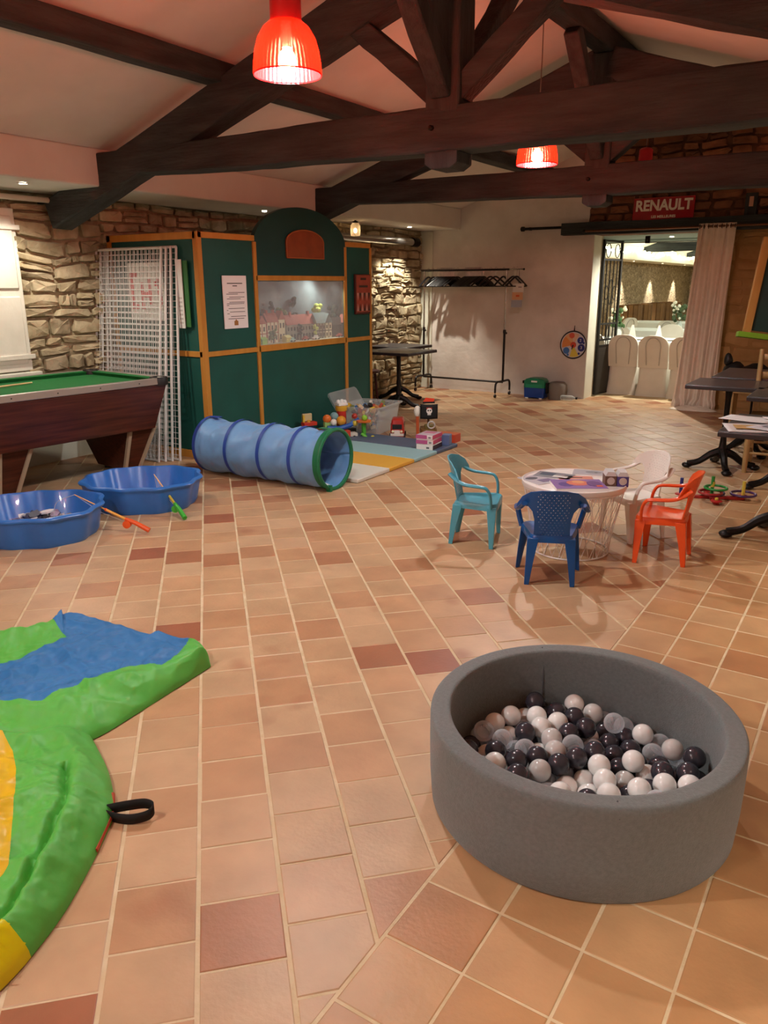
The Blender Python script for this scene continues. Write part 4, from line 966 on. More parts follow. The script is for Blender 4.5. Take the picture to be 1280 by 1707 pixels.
# ------------------------------------------------------------------ clothes rack with hangers
rack = thing('clothes_rack', 'black rolling clothes rack against the whitewashed wall', 'clothes rack', (-5.28, 10.36, 0), RAD(-3))
hw_ = .67; RAILZ = 1.735; BK = M('black rack tube', '#1c1614', None, rough=.35, metal=.3)
for s_ in (-1, 1):
    MB().tube([(s_ * hw_, 0, .22), (s_ * hw_, 0, .90)], .016, 10).build('lower_post', BK, rack)
    MB().tube([(s_ * hw_, 0, .90), (s_ * hw_, 0, RAILZ)], .011, 10).build('upper_post', CHROME, rack)
    MB().lathe([(.02, -.02), (.022, 0), (.02, .03)], 12, (s_ * hw_, 0, .90), cap0=True, cap1=True).build('clamp', BK, rack)
    MB().sphere((s_ * hw_ + .03, -.01, .885), .016, 10, 6).build('knob', BK, rack)
    f_ = MB().tube(smooth_path([(s_ * hw_, -.22, .07), (s_ * hw_, -.215, .17), (s_ * hw_, -.17, .215), (s_ * hw_, 0, .215), (s_ * hw_, .17, .215), (s_ * hw_, .215, .17), (s_ * hw_, .22, .07)], 4), .015, 8).build('foot', BK, rack)
    for q in (-1, 1):
        MB().tube([(s_ * hw_, q * .22, .04), (s_ * hw_, q * .22, .08)], .008, 8).build('caster_stem', CHROME, f_)
        w_ = MB().lathe([(0, -.01), (.025, -.01), (.025, .01), (0, .01)], 14).build('caster', BK, f_, (s_ * hw_, q * .22, .026)); w_.rotation_euler = (0, PI / 2, 0)
MB().tube([(-hw_, 0, .20), (hw_, 0, .20)], .014, 10).build('lower_bar', BK, rack)
MB().tube([(-hw_ - .05, 0, RAILZ), (hw_ + .04, 0, RAILZ)], .015, 10).build('rail', BK, rack)
MB().tube([(hw_ + .04, 0, RAILZ), (hw_ + .25, 0, RAILZ)], .009, 10).build('rail_extension', CHROME, rack); MB().sphere((hw_ + .255, 0, RAILZ), .016, 10, 6).build('end_knob', BK, rack)
MB().tube([(-hw_ - .2, 0, RAILZ), (-hw_ - .05, 0, RAILZ)], .009, 10).build('rail_extension', CHROME, rack)
HB = M('black hanger', '#100d0d', None, rough=.4)
hang = MB()
hk = [(0, 0, 0)] + [(.0, .012 * sin(a), .012 + .0 - .012 * cos(a)) for a in (0.6,)]
arms = MB().tube(smooth_path([(0, .2, -.225), (0, .185, -.212), (0, .1, -.15), (0, .03, -.105), (0, 0, -.098), (0, -.03, -.105), (0, -.1, -.15), (0, -.185, -.212), (0, -.2, -.225)], 3), .015, 6, flat=.8).tube([(0, .19, -.226), (0, -.19, -.226)], .009, 6).mesh('shoulder', HB)
hookm = MB().tube(smooth_path([(0, -.014, .004), (0, -.008, .024), (0, .008, .027), (0, .018, .012), (0, .012, -.01), (0, 0, -.025), (0, 0, -.10)], 4), .0022, 6).mesh('hook', CHROME)
rng = random.Random(2); xs = [-.60, -.52, -.44] + [-.40 + .0155 * k for k in range(16)] + [-.115] + [.02 + .0165 * k for k in range(16)] + [.31, .42, .50] + [.62, .77, .82]
wm = Matrix.Translation(rack.location) @ Matrix.Rotation(RAD(-3), 4, 'Z')
for k, x in enumerate(xs):
    p = wm @ Vector((x, 0, RAILZ + .004)); h = thing('coat_hanger', 'one of the black coat hangers crowded along the rack rail', 'hanger', p, 0, 'black coat hangers on the rack')
    tw = rng.uniform(-.5, .5) if k in (0, 1, 2) or k > 38 else rng.uniform(-.12, .12)
    h.rotation_euler = (0, 0, -RAD(38) + tw); put('shoulder', arms, h); put('hook', hookm, h)
t = thing('paper_notes', 'strip of three small paper notes hanging at the right end of the rack', 'paper notes', wm @ Vector((.86, -.012, 0)), RAD(-3))
for (z0, z1, c, dx) in ((1.435, 1.55, '#d8d2c8', .0), (1.335, 1.435, '#d0a078', -.01), (1.235, 1.33, '#9aa0aa', -.02)): MB().bb(-.08 + dx, .08 + dx, -.002, .002, z0, z1).build('note', M('note ' + c, c, None, rough=.8), t)
MB().tube([(0, .012, RAILZ), (0, 0, 1.55)], .003, 5).build('string', BK, t); MB().bb(-.03, .02, -.004, -.002, 1.375, 1.40).build('note_mark', M('note mark', '#c4552a', None, rough=.8), t); MB().bb(0, .05, -.004, -.002, 1.495, 1.51).build('note_mark', M('note grey', '#8a8580', None, rough=.8), t)

# ------------------------------------------------------------------ things by the door
t = thing('toy_box', 'green and blue plastic toy case standing by the whitewashed wall', 'toy case', (-4.14, 10.42, 0), RAD(2))
TG, TB_ = M('case green', '#17805c', '#137452', 8, .35), M('case blue', '#17489a', '#143f8a', 8, .35)
loft([rr_(.145, .09, .015, .02), rr_(.15, .095, .15, .02)], True, True).build('lower_case', TB_, t)
MB().prism([(-.15, .15), (.15, .15), (.148, .24), (.12, .272), (.06, .285), (-.06, .285), (-.12, .272), (-.148, .24)], -.095, .095, lambda u, v, q: (u, q, v)).build('lid', TG, t, bevel=.008)
MB().bb(-.12, .12, -.10, -.094, .152, .2).build('front_flap', M('case light green', '#23916a', None, rough=.35), t); MB().bb(-.04, .045, -.1, -.095, .228, .25).build('label', PAPER, t)
for s_ in (-1, 1): MB().bb(s_ * .17 - .018, s_ * .17 + .018, -.05, .05, .08 if s_ > 0 else .2, .22 if s_ > 0 else .24).build('side_clip', BLACKIRON, t, bevel=.005)
for s_ in (-1, 1): MB().bb(s_ * .1 - .02, s_ * .1 + .02, -.09, .09, 0, .015).build('foot', WHITEPL, t)
t = thing('grey_bucket', 'dull grey rounded tub against the wall near the door', 'tub', (-3.84, 10.46, 0))
MB().lathe([(.0, .0), (.115, .0), (.12, .1), (.125, .2), (.10, .235), (.05, .245), (0, .247)], 28).build('tub', M('grey tub plastic', '#7d756c', '#736b63', 6, .6), t)
MB().tube(smooth_path([(-.08, -.05, .23), (0, -.06, .25), (.08, -.05, .23)], 4), .006, 6).build('handle', M('grey tub plastic', '#7d756c', None, rough=.6), t)
t = thing('clear_bottle', 'clear plastic bottle lying at the foot of the door jamb', 'bottle', (-3.66, 10.40, .036), RAD(8))
MB().lathe([(.0, -.10), (.033, -.10), (.036, -.08), (.036, .05), (.014, .09), (.013, .105)], 16).build('body', M_glassy('clear bottle', (.92, .95, .93, 1), .8, .06), t, rz=0).rotation_euler = (0, PI / 2, 0)
MB().lathe([(.015, .1), (.015, .125), (0, .125)], 12, cap0=True).build('cap', BLACKIRON, t).rotation_euler = (0, PI / 2, 0)
t = thing('dart_wheel', 'round colourful number wheel hung on the whitewashed wall by the door', 'game wheel', (-3.715, YF - .012, .735)); t.rotation_euler = (PI / 2, 0, 0)
MB().lathe([(0, -.006), (.185, -.006), (.185, .008), (0, .008)], 40).build('disc', M('wheel face', '#c9c6cc', None, rough=.5), t)
MB().tube([(.182 * cos(a), .182 * sin(a), .006) for a in [2 * PI * k / 40 for k in range(40)]], .009, 8, closed=True).build('rim', M('wheel rim', '#1c1a22', None, rough=.5), t)
def sector(a0, a1, r0, r1, c, z=.0085):
    pts = [(r1 * cos(RAD(a0 + (a1 - a0) * k / 8)), r1 * sin(RAD(a0 + (a1 - a0) * k / 8))) for k in range(9)] + [(r0 * cos(RAD(a1)), r0 * sin(RAD(a1))), (r0 * cos(RAD(a0)), r0 * sin(RAD(a0)))]
    MB().prism(pts, z, z + .002).build('sector', M('wheel ' + c, c, None, rough=.5), t, smooth=0)
sector(135, 195, .03, .16, '#d98a4a'); sector(95, 135, .03, .165, '#d8a878'); sector(60, 90, .03, .16, '#d9b090'); sector(255, 300, .03, .165, '#d6bf4a')
for (x, y, r, c) in ((.10, .062, .045, '#23307e'), (.115, -.035, .05, '#1f2872'), (-.095, -.08, .045, '#3f73b4'), (-.025, .125, .038, '#cf5a42')): MB().lathe([(0, .012), (r, .0115), (r, .008)], 20).build('petal', M('wheel ' + c, c, None, rough=.5), t, (x, y, 0))
for (x, y, c) in ((.145, .03, '#23307e'), (.085, -.115, '#1f2872'), (-.07, -.135, '#3f73b4')): MB().lathe([(0, .0115), (.016, .011), (.016, .008)], 14).build('petal', M('wheel ' + c, c, None, rough=.5), t, (x, y, 0))
MB().lathe([(0, .016), (.04, .014), (.042, .008)], 20).build('hub', M('wheel hub', '#cc4a34', None, rough=.4), t)
MB().tube([(0, 0, .018), (-.015, -.06, .02)], [.01, .006], 8).build('pointer', M('wheel rim', '#1c1a22', None, rough=.5), t)
text('numeral', '3', .055, PAPER, t, (.115, -.035, .0125), (0, 0, 0), .0008); text('numeral', '2', .05, PAPER, t, (.10, .062, .0125), (0, 0, 0), .0008)
MB().tube([(.0, .19, .0), (.003, .26, .0)], [.008, .004], 6).build('hanging_loop', BLACKIRON, t)

# rusty sliding rail over the door, curtain rod, curtain, sign
t = thing('door_rail', 'black iron sliding rail on the wall left of the doorway', 'rail', (-4.52, YF - .05, 2.265))
MB().tube([(0, 0, 0), (1.6, 0, .0)], .018, 10).build('rail', BLACKIRON, t); MB().lathe([(.02, -.03), (.032, -.02), (.032, .02), (.02, .03)], 12, cap0=True, cap1=True).build('end_stop', BLACKIRON, t).rotation_euler = (0, PI / 2, 0)
for x in (.1, .8, 1.4): MB().bb(x - .012, x + .012, 0, .05, -.02, .02).build('bracket', BLACKIRON, t)
t = thing('curtain_rod', 'bronze curtain rod running above the doorway', 'rod', (-3.62, YF - .16, 2.2))
MB().tube([(0, 0, 0), (3.4, 0, 0)], .014, 10).build('rod', M('bronze rod', '#6a4a34', None, rough=.35, metal=.8), t)
for x in (.02, 1.5, 3.3): MB().bb(x - .01, x + .01, 0, .1, -.012, .012).build('bracket', BLACKIRON, t)
MB().sphere((0, 0, 0), .024, 12, 8).build('finial', BLACKIRON, t)
LINEN = M('beige linen', '#f0e2d2', '#e8d9c7', 12, .9, bump=.15, bscale=60, sheen=.2)
t = thing('curtain', 'long beige linen curtain drawn to the right side of the doorway', 'curtain', (-1.98, YF - .16, 0))
def curt(u, v):
    z = 2.235 - 2.215 * v; wdt = .21 + .05 * v + .05 * max(0, v - .85) * 6 * .2
    ph = 2 * PI * 7 * u + 1.1 * sin(2.2 * v + 6 * u); amp = .016 + .016 * v
    x = -wdt - .02 * v + 2 * wdt * u + .012 * sin(ph * .5 + 2 * v) - .05 * v
    if v > .95: x += .03 * sin(9 * u); z = max(.012, z)
    return (x, amp * sin(ph) + .018 * NZ.noise((u * 6, v * 4, 1)) - (.05 * (v - .95) / .05 if v > .95 else 0), z)
o = MB().grid(curt, 150, 40).build('drape', LINEN, t, smooth=80); o.modifiers.new('s', 'SOLIDIFY').thickness = .003
def pud(u, v):
    a = 2 * PI * u; r = .05 + .2 * v
    return (-.04 + 1.15 * r * cos(a) + .02 * NZ.noise((5 * u, 3 * v, 3)), -.09 + .5 * r * sin(a), max(.004, .055 * (1 - v) ** .6 + .025 * NZ.noise((9 * cos(a) + 3, 9 * sin(a), v * 3)) * (1 - v)))
MB().grid(pud, 60, 10).build('hem_folds', LINEN, t, smooth=80)
for k in range(9): MB().tube([(-.2 + .05 * k, .024 * cos(a), 2.2 + .024 * sin(a)) for a in [2 * PI * q / 14 for q in range(14)]], .004, 6, closed=True).build('curtain_ring', BLACKIRON, t)
sgn = thing('enamel_sign', 'red enamel sign with white lettering above the doorway', 'sign', (-2.655, YF - .075, 2.425)); sgn.rotation_euler = (RAD(-5), 0, 0)
SR = M('red enamel', '#8f1420', '#a01824', 4, .2, coat=.5)
MB().bb(-.37, .37, -.008, .008, -.145, .145).build('plate', SR, sgn, bevel=.006)
SW = M('sign white', '#e6dccd', None, rough=.4)
text('lettering', 'RENAULT', .175, SW, sgn, (0, -.0095, .045), (PI / 2, 0, 0), .001, sx=.90, bold=.006)
text('lettering', 'LES MEILLEURES', .042, SW, sgn, (.01, -.0095, -.085), (PI / 2, 0, 0), .001, sx=1.0, bold=.001)
for (x0, x1, z0, z1) in ((-.365, .365, -.142, -.138), (-.365, .365, .138, .142)): MB().bb(x0, x1, -.0095, -.008, z0, z1).build('border_line', M('sign border', '#b8443e', None, rough=.4), sgn)
t = thing('wall_tag', 'small pale card on a dark post high on the stone wall at right', 'card', (-1.66, YF - .07, 2.42))
MB().bb(-.06, .07, .0, .03, -.12, .14).build('post', BEAMZ, t); MB().bb(-.015, .03, -.006, 0, -.01, .1).build('card', M('pale card', '#b98f74', None, rough=.7), t)

# iron gate leaf opened into the next hall
gate = thing('iron_gate', 'black wrought iron gate leaf standing open in the doorway', 'gate', (-3.50, 11.02, 0), RAD(80))
GW, GH = .52, 2.12; GI = M('gate iron', '#1a1917', '#242220', 20, .5, metal=.3)
for x in (0, GW): MB().beam((x, 0, .02), (x, 0, GH), .035, .03).build('stile', GI, gate)
for z in (.03, .70, .78, 1.0, 1.86, GH - .015): MB().beam((0, 0, z), (GW, 0, z), .02, .025).build('cross_bar', GI, gate)
MB().bb(.0, GW, -.006, .006, .03, .70).build('kick_plate', M('gate plate', '#35332f', '#2c2a27', 5, .5), gate)
for k in range(1, 5): MB().tube([(GW * k / 5, 0, .78), (GW * k / 5, 0, 1.86)], .0075, 6).build('bar', GI, gate)
def ring(cx, cz, rx, rz_, n=20): return [(cx + rx * cos(a), 0, cz + rz_ * sin(a)) for a in [2 * PI * k / n for k in range(n)]]
for (cx, cz, rx, rz_) in ((GW * .25, 1.98, .07, .09), (GW * .75, 1.98, .07, .09), (GW * .5, 1.43, .05, .17), (GW * .5, .74, .035, .035), (GW * .5, .89, .03, .1), (GW * .28, 1.42, .05, .09), (GW * .72, 1.42, .05, .09)):
    MB().tube(ring(cx, cz, rx, rz_), .006, 6, closed=True).build('scroll', GI, gate)
for z in (.35, 1.15, 1.8): MB().lathe([(.014, -.06), (.014, .06)], 10, (-.012, 0, z), cap0=True, cap1=True).build('hinge', GI, gate)
t = thing('door_sensor', 'small black sensor box on the head of the doorway', 'sensor', (-2.89, YF + .22, 2.09)); MB().bb(-.03, .03, -.02, .02, -.045, .045).build('case', BLACKIRON, t, bevel=.004); MB().sphere((0, -.02, -.01), .012, 8, 6).build('lens', M('sensor lens', '#445044', None, rough=.2), t)

# ------------------------------------------------------------------ banquet hall beyond the door
HW, HE = YF + FT, 31.0
H2FLOOR = M('hall floor stone', '#cdb48c', '#bfa47a', 2, .5, bump=.05, bscale=20)
struct(MB().bb(-7, 2, HW + .08, HE, -.12, 0).build('floor_hall', H2FLOOR))
HSTONE = M_rubble('hall stone wall', '#a08d6f', '#c9b694', '#83735a', 7.0)
struct(MB().bb(-7.0, -6.6, HW, HE, 0, 2.6).build('wall_hall_left', HSTONE))
struct(MB().bb(-7, 2, HE, HE + .2, 0, 4).build('wall_hall_end', HSTONE))
struct(MB().bb(1.7, 2.0, HW, HE, 0, 2.6).build('wall_hall_right', WHITEWASH))
WCEIL = M('hall white ceiling', '#e4e2d6', '#dcdacd', 3, .9)
struct(MB().bb(-6.6, -5.9, HW, HE, 2.12, 2.5).prism([(-5.9, 2.45), (-2.42, 3.6), (1.1, 2.45), (1.1, 2.52), (-2.42, 3.67), (-5.9, 2.52)], HW, HE, ex).bb(1.1, 1.7, HW, HE, 2.12, 2.5).build('ceiling_hall', WCEIL, smooth=0))
struct(MB().bb(-6.6, 1.7, HW, HW + .02, DT, 3.8).build('wall_hall_front', WCEIL))
struct(MB().bb(-5.9, 1.1, 12.6, 12.9, 2.16, 2.6).build('trim_4', M('hall shade grey', '#7f8f88', '#76867f', 4, .8)))  # grey-green puts the shade of the passage ceiling into the colour
for yy in (17.0, 22.0, 27.0):
    tag(MB().beam((-5.9, yy, 2.45), (1.1, yy, 2.45), .22, .22, n=10, jit=.01).build('hall_tie_beam', BEAMX), 'dark tie beam crossing the white ceiling of the far hall', 'beam', 'tie beams of the far hall')
k_ = 0
for yy in (14.5, 17.5, 19.9, 22.4, 25.5, 28.5):
    downlight(-6.28, yy, 'one of the lit spots along the stone wall of the far hall', watts=160, z=2.12, tilt=.0, angle=70, grp='spots along the stone wall of the far hall')
for yy in (13.6, 16.5, 20.5, 25.0):  # added globes, unseen from the door, to light the far hall
    t = thing('hall_fill_lamp', 'added white globe lamp brightening the far hall, out of sight from the doorway', 'lamp', (-2.2, yy, 2.75), group='added globe lamps of the far hall')
    MB().sphere((0, 0, 0), .12, 18, 12).build('globe', M_emit('hall fill globe', (.96, 1, .9), 4) if 'hall fill globe' not in MATS else MATS['hall fill globe'], t); MB().tube([(0, 0, .12), (0, 0, .78)], .006, 6).build('cord', BLACKIRON, t)
    lamp('POINT', 'globe_fill_light', t, (0, 0, -.16), 62, (.93, 1, .88), .1)
downlight(-2.75, HW + .55, 'added small downlight inside the far hall, brightening the chair backs', watts=120, z=2.155, angle=160, grp='spots along the stone wall of the far hall')  # added lamp, brightens the covered chair backs
struct(MB().bb(-3.6, -1.9, HW + .02, HW + 1.0, 2.157, 2.25).build('trim_5', MATS['hall shade grey']))  # passage ceiling, its shade painted into the same grey-green
FAIRY = M_emit('fairy bulb', (1, .93, .62), 22)
fm = MB().sphere((0, 0, 0), .028, 6, 4).mesh('fairy_bulb', FAIRY); fw = thing('fairy_lights', 'string of tiny warm fairy lights along the ceiling of the far hall', 'fairy lights', (-5.85, 14, 2.3)); rng = random.Random(6)
pts = []
for k in range(90):
    s_ = k / 89; y = 3.6 + 15 * s_; p = (.03 + .10 * rng.random(), y, .05 - .12 * abs(sin(y * .9)) + .07 * rng.random()); pts.append(p); put('fairy_bulb', fm, fw, p)
MB().tube(pts, .003, 4).build('cable', M('fairy cable', '#cfcabc', None, rough=.6), fw)
# covered chairs
COVER = M('white chair cover', '#dcd6ca', '#d2ccbf', 4, .7, bump=.1, bscale=12); SEAM = M('cover piping', '#a8a196', None, rough=.7)
def cover_meshes():
    sk = loft([rr_(.218, .25, .0, .06), rr_(.195, .22, .2, .05), rr_(.19, .21, .43, .05), rr_(.18, .19, .46, .05)], False, True).mesh('seat_skirt', COVER)
    pts = [(-.20, .40), (.20, .40), (.205, .6)] + [(.205 * cos(a) ** .7 if cos(a) > 0 else -.205 * (-cos(a)) ** .7, .68 + .17 * sin(a)) for a in [PI * k / 16 for k in range(17)]] + [(-.205, .6)]
    def bend(u, v, q): return (u, -.20 - .10 * (v - .4) / .45 + q + .18 * u * u, v)
    bk = MB().prism(pts, -.03, .03, bend).mesh('back_cover', COVER, 50)
    pp = [(-.085, .44), (-.095, .62)] + [(.10 * cos(PI - PI * k / 12), .70 + .12 * sin(PI * k / 12)) for k in range(13)] + [(.095, .62), (.085, .44)]
    sm_ = MB().tube([bend(u, v, -.032) for u, v in pp], .006, 5).mesh('piping', SEAM)
    return sk, bk, sm_
CM = cover_meshes()
def covered(x, y, rz, label, grp='white covered banquet chairs'):
    t = thing('banquet_chair', label, 'chair', (x, y, 0), rz, group=grp)
    put('seat_skirt', CM[0], t); put('back_cover', CM[1], t); put('piping', CM[2], t)
    return t
covered(-3.80, 11.86, RAD(4), 'white covered chair half hidden by the iron gate'); covered(-3.26, 11.62, RAD(6), 'left white covered chair of the front row seen through the doorway'); covered(-2.82, 11.60, RAD(3), 'middle white covered chair of the front row seen through the doorway'); covered(-2.36, 11.52, RAD(-2), 'right white covered chair of the front row beside the curtain')
for (x, y, a, q) in ((-4.15, 14.1, 20, 'left chair before the second table'), (-3.3, 14.3, 185, 'middle chair before the second table'), (-3.8, 16.3, 10, 'chair behind the second table'), (-2.75, 14.2, 170, 'right chair before the second table'), (-5.0, 17.2, 60, 'chair at the left of the third table'), (-3.4, 17.3, 190, 'chair at the right of the third table')): covered(x, y, RAD(a), 'white covered ' + q + ' in the far hall', 'rear covered chairs of the far hall')
CLOTH = M('white tablecloth', '#e2e6e2', '#d8dcd8', 3, .8)
def banquet(x, y, label, sx=1.7, sy=.9):
    t = thing('banquet_table', label, 'table', (x, y, 0), 0, 'white clothed tables of the far hall')
    loft([[(px + .03 * sin(k * 1.3), py + .03 * cos(k * 1.7), .02) for k, (px, py, _) in enumerate(rr_(sx / 2 + .02, sy / 2 + .02, 0, .12, 6))], rr_(sx / 2 - .01, sy / 2 - .01, .5, .08, 6), rr_(sx / 2, sy / 2, .715, .05, 6), rr_(sx / 2 - .02, sy / 2 - .02, .725, .05, 6)], False, True).build('tablecloth', CLOTH, t)
    MB().bb(-sx / 2 + .05, sx / 2 - .05, -sy / 2 + .05, sy / 2 - .05, .68, .71).build('table_board', WPAINT, t)
banquet(-3.0, 12.45, 'front white clothed table seen through the doorway', 2.0, .9); banquet(-3.7, 15.2, 'second white clothed table in the far hall'); banquet(-4.2, 18.3, 'third white clothed table in the far hall')
# plates, glasses, flowers on the front table
PL = M('white china', '#e8eae6', None, rough=.2)
for k, x in enumerate((-3.65, -3.25, -2.85, -2.4)):
    o = MB().lathe([(0, .0), (.08, .003), (.135, .016), (.135, .02), (.08, .01), (0, .008)], 24).build('dinner_plate', PL, None, (x, 12.25, .726)); tag(o, 'one of the white plates laid on the front banquet table', 'plate', 'plates on the banquet table')
for k, x in enumerate((-3.45, -3.05, -2.6)):
    t = thing('folded_napkin', 'white folded napkin standing on the front banquet table', 'napkin', (x, 12.55, .726), .3 * k, 'napkins on the banquet table')
    MB().prism([(-.06, 0), (.06, 0), (.012, .2), (-.012, .2)], -.015, .015, ex).build('napkin', COVER, t, smooth=0)
def flowers(x, y, z, h, label, leaf, pet):
    t = thing('flower_vase', label, 'flowers', (x, y, z)); rng = random.Random(int(x * 77)); MB().lathe([(.0, 0), (.05, 0), (.06, .08), (.04, .14), (.045, .16)], 16).build('vase', M('vase glass', '#cfd8d2', None, rough=.2), t)
    mb = MB(); mf = MB()
    for k in range(26): a = rng.uniform(0, 6.28); r = rng.uniform(.02, .13); mb.sphere((r * cos(a), r * sin(a), .16 + h * rng.random()), rng.uniform(.02, .045), 6, 4)
    for k in range(14): a = rng.uniform(0, 6.28); r = rng.uniform(.05, .16); mf.sphere((r * cos(a), r * sin(a), .2 + h * rng.random()), rng.uniform(.02, .035), 6, 5)
    mb.build('foliage', M('leaf ' + leaf, leaf, None, rough=.8), t, smooth=0); mf.build('blossoms', M('petal ' + pet, pet, None, rough=.8), t)
flowers(-3.72, 12.7, .726, .26, 'green leafy bouquet on the front table behind the gate', '#3c5a30', '#d8d6b8'); flowers(-3.35, 15.2, .726, .3, 'white blossom bouquet on the second table of the far hall', '#4a5a3a', '#ecead8')
for k, (x, y) in enumerate(((-5.9, 21.0), (-5.9, 22.0), (-5.9, 23.3), (-5.9, 24.4), (-5.9, 25.4))):
    t = thing('wooden_barrel', 'one of the brown slatted barrels along the stone wall of the far hall', 'barrel', (x, y, 0), group='barrels of the far hall')
    for q in range(16):
        a = 2 * PI * q / 16; MB().beam((.3 * cos(a), .3 * sin(a), 0), (.3 * cos(a), .3 * sin(a), 1.0), .11, .03, up=(cos(a), sin(a), 0)).build('stave', M('barrel wood', '#7a5a34', '#64472a', 4, .7, rand=.15), t)
    MB().lathe([(0, .97), (.3, .97)], 20).build('barrel_head', M('barrel wood', '#7a5a34', None, rough=.7), t)

# ------------------------------------------------------------------ right hand side: tables, chair, board
bistro(-1.11, 7.13, 'bistro table standing nearest the curtain side, free edge over the floor', .60, .58, legrot=.35)
bistro(-1.02, 7.95, 'rear bistro table touching the first one by the tan wall', .62, .9, H=.745, legrot=.6)
bistro(-.55, 6.63, 'bistro table at the right edge with its corner showing', .62, .6, H=.74, legrot=.5)
bistro(-.46, 5.22, 'near bistro table at the right edge covered with papers', .66, .74, H=.72, legrot=RAD(200))
rng = random.Random(14)
def paper(x, y, z, sx, sy, rz, c, label, name='paper_sheet', mark=None):
    t = thing(name, label, 'paper', (x, y, z), rz, 'papers strewn on the near bistro table')
    MB().grid(lambda u, v: ((u - .5) * sx, (v - .5) * sy, .001 + .006 * max(0, NZ.noise((u * 3 + x * 9, v * 3, z * 50)))), 8, 8).build('sheet', M('sheet ' + c, c, None, rough=.75), t, smooth=80).modifiers.new('s', 'SOLIDIFY').thickness = .0012
    if mark: MB().bb(-sx * .3, sx * .25, -sy * .25, sy * .2, .0085, .009).build('print', M('sheet ' + mark, mark, None, rough=.75), t)
paper(-.66, 5.02, .721, .24, .30, .3, '#cfc5c0', 'white sheet with an ochre picture at the corner of the near table', mark='#b9935a')
paper(-.70, 5.36, .722, .30, .21, -.2, '#ddd6d2', 'white sheet at the left rear of the near table')
paper(-.50, 5.08, .729, .21, .30, -.5, '#c4bfc2', 'crumpled grey white sheet in the middle of the near table', mark='#8e8a90')
paper(-.45, 5.40, .731, .30, .21, .5, '#d6d0cc', 'white sheet lying over the others on the near table')
paper(-.34, 5.2, .736, .21, .3, .15, '#cfcac8', 'white sheet at the right of the near table, by the frame edge')
LW = M('pale turned wood', '#b08d5c', '#9b7848', 5, .5, stretch=(4, 4, .5))
t = thing('wooden_chair', 'pale wooden chair with turned rungs tucked under the right tables', 'chair', (-.73, 7.3, 0), RAD(185))
for (x, y, h) in ((-.2, -.19, .46), (.2, -.19, .46)): pass
for x in (-.2, .2):
    MB().tube([(x, .19, 0), (x, .19, .25), (x * .98, .19, .45)], [.02, .026, .022], 10).build('leg', LW, t)
    MB().tube([(x * .92, -.19, 0), (x * .95, -.18, .45), (x * .98, -.24, 1.0)], [.02, .024, .018], 10).build('back_post', LW, t)
    for z in (.14, .28): MB().tube([(x, .19, z), (x * .94, -.185, z)], .011, 8).build('rung', LW, t)
for z in (.17, .31): MB().tube([(-.2, .19, z), (.2, .19, z)], .011, 8).build('rung', LW, t)
MB().tube([(-.19, -.185, .2), (.19, -.185, .2)], .011, 8).build('rung', LW, t)
MB().bb(-.215, .215, -.2, .21, .44, .475).build('seat', M('rush seat', '#8c6f42', '#75592f', 40, .85, stretch=(1, 8, 1)), t, bevel=.012)
for z in (.62, .78, .93): MB().grid(lambda u, v, z=z: (-.185 + .37 * u, -.20 - .09 * (z - .45) - .02 * sin(PI * u), z - .03 + .06 * v), 8, 2).build('back_slat', LW, t).modifiers.new('s', 'SOLIDIFY').thickness = .012
t = thing('wooden_bench', 'pale wooden low bench against the tan wall behind the tables', 'bench', (-1.12, 9.2, 0))
for x in (-.28, .5): MB().bb(x - .04, x + .04, -.15, .15, 0, .42).build('leg', LW, t, bevel=.005)
MB().bb(-.35, .8, -.18, .18, .42, .455).build('seat_board', LW, t, bevel=.006)
t = thing('black_cushion_pile', 'heap of black padded bags behind the right tables', 'bags', (-1.1, 9.2, .455))
for (x, y, z, r, sc_) in ((-.30, 0, .12, .16, (.8, .8, 1.0)), (-.1, .0, .12, .18, (1.2, .8, .8)), (.2, .02, .11, .2, (1.2, .8, .65)), (.5, 0, .12, .2, (1, .8, .7)), (-.38, 0, .3, .06, (.7, .8, 1.2))):
    mb = MB().sphere((x, y, z), r, 16, 10, sc_); mb.v = [(v[0] + .02 * NZ.noise((v[0] * 9, v[1] * 9, v[2] * 9)), v[1], max(0, v[2] + .03 * NZ.noise((v[0] * 8, v[1] * 8 + 3, v[2] * 8)))) for v in mb.v]; mb.build('bag', M('black leatherette', '#12100f', '#1c1917', 12, .5), t)
# framed green board
gb = thing('framed_board', 'dark green board in a wooden frame with a lime ledge at the right edge', 'board', (-.72, 7.75, 1.085)); gb.rotation_euler = (RAD(-6), RAD(6.5), RAD(18))
FW_ = M('honey frame wood', '#b5813f', '#a06f31', 5, .5, stretch=(3, 3, .5))
MB().bb(-.38, .6, -.012, .012, .02, .76).build('board', M('board green', '#0f332d', '#0c2a26', 4, .5), gb)
MB().bb(-.44, -.375, -.03, .03, 0, .8).build('frame_side', FW_, gb, bevel=.004); MB().bb(.6, .66, -.03, .03, 0, .8).build('frame_side', FW_, gb, bevel=.004); MB().bb(-.44, .66, -.028, .028, .76, .80).build('frame_top', FW_, gb, bevel=.004)
MB().bb(-.48, .72, -.06, .06, -.045, 0).build('ledge', M('lime paint', '#6f9a1e', None, rough=.45), gb, bevel=.004)
for x in (-.2, .5): MB().tube([(x, .02, .78), (x + .02, .1, 1.6)], .003, 5).build('hanging_wire', BLACKIRON, gb)

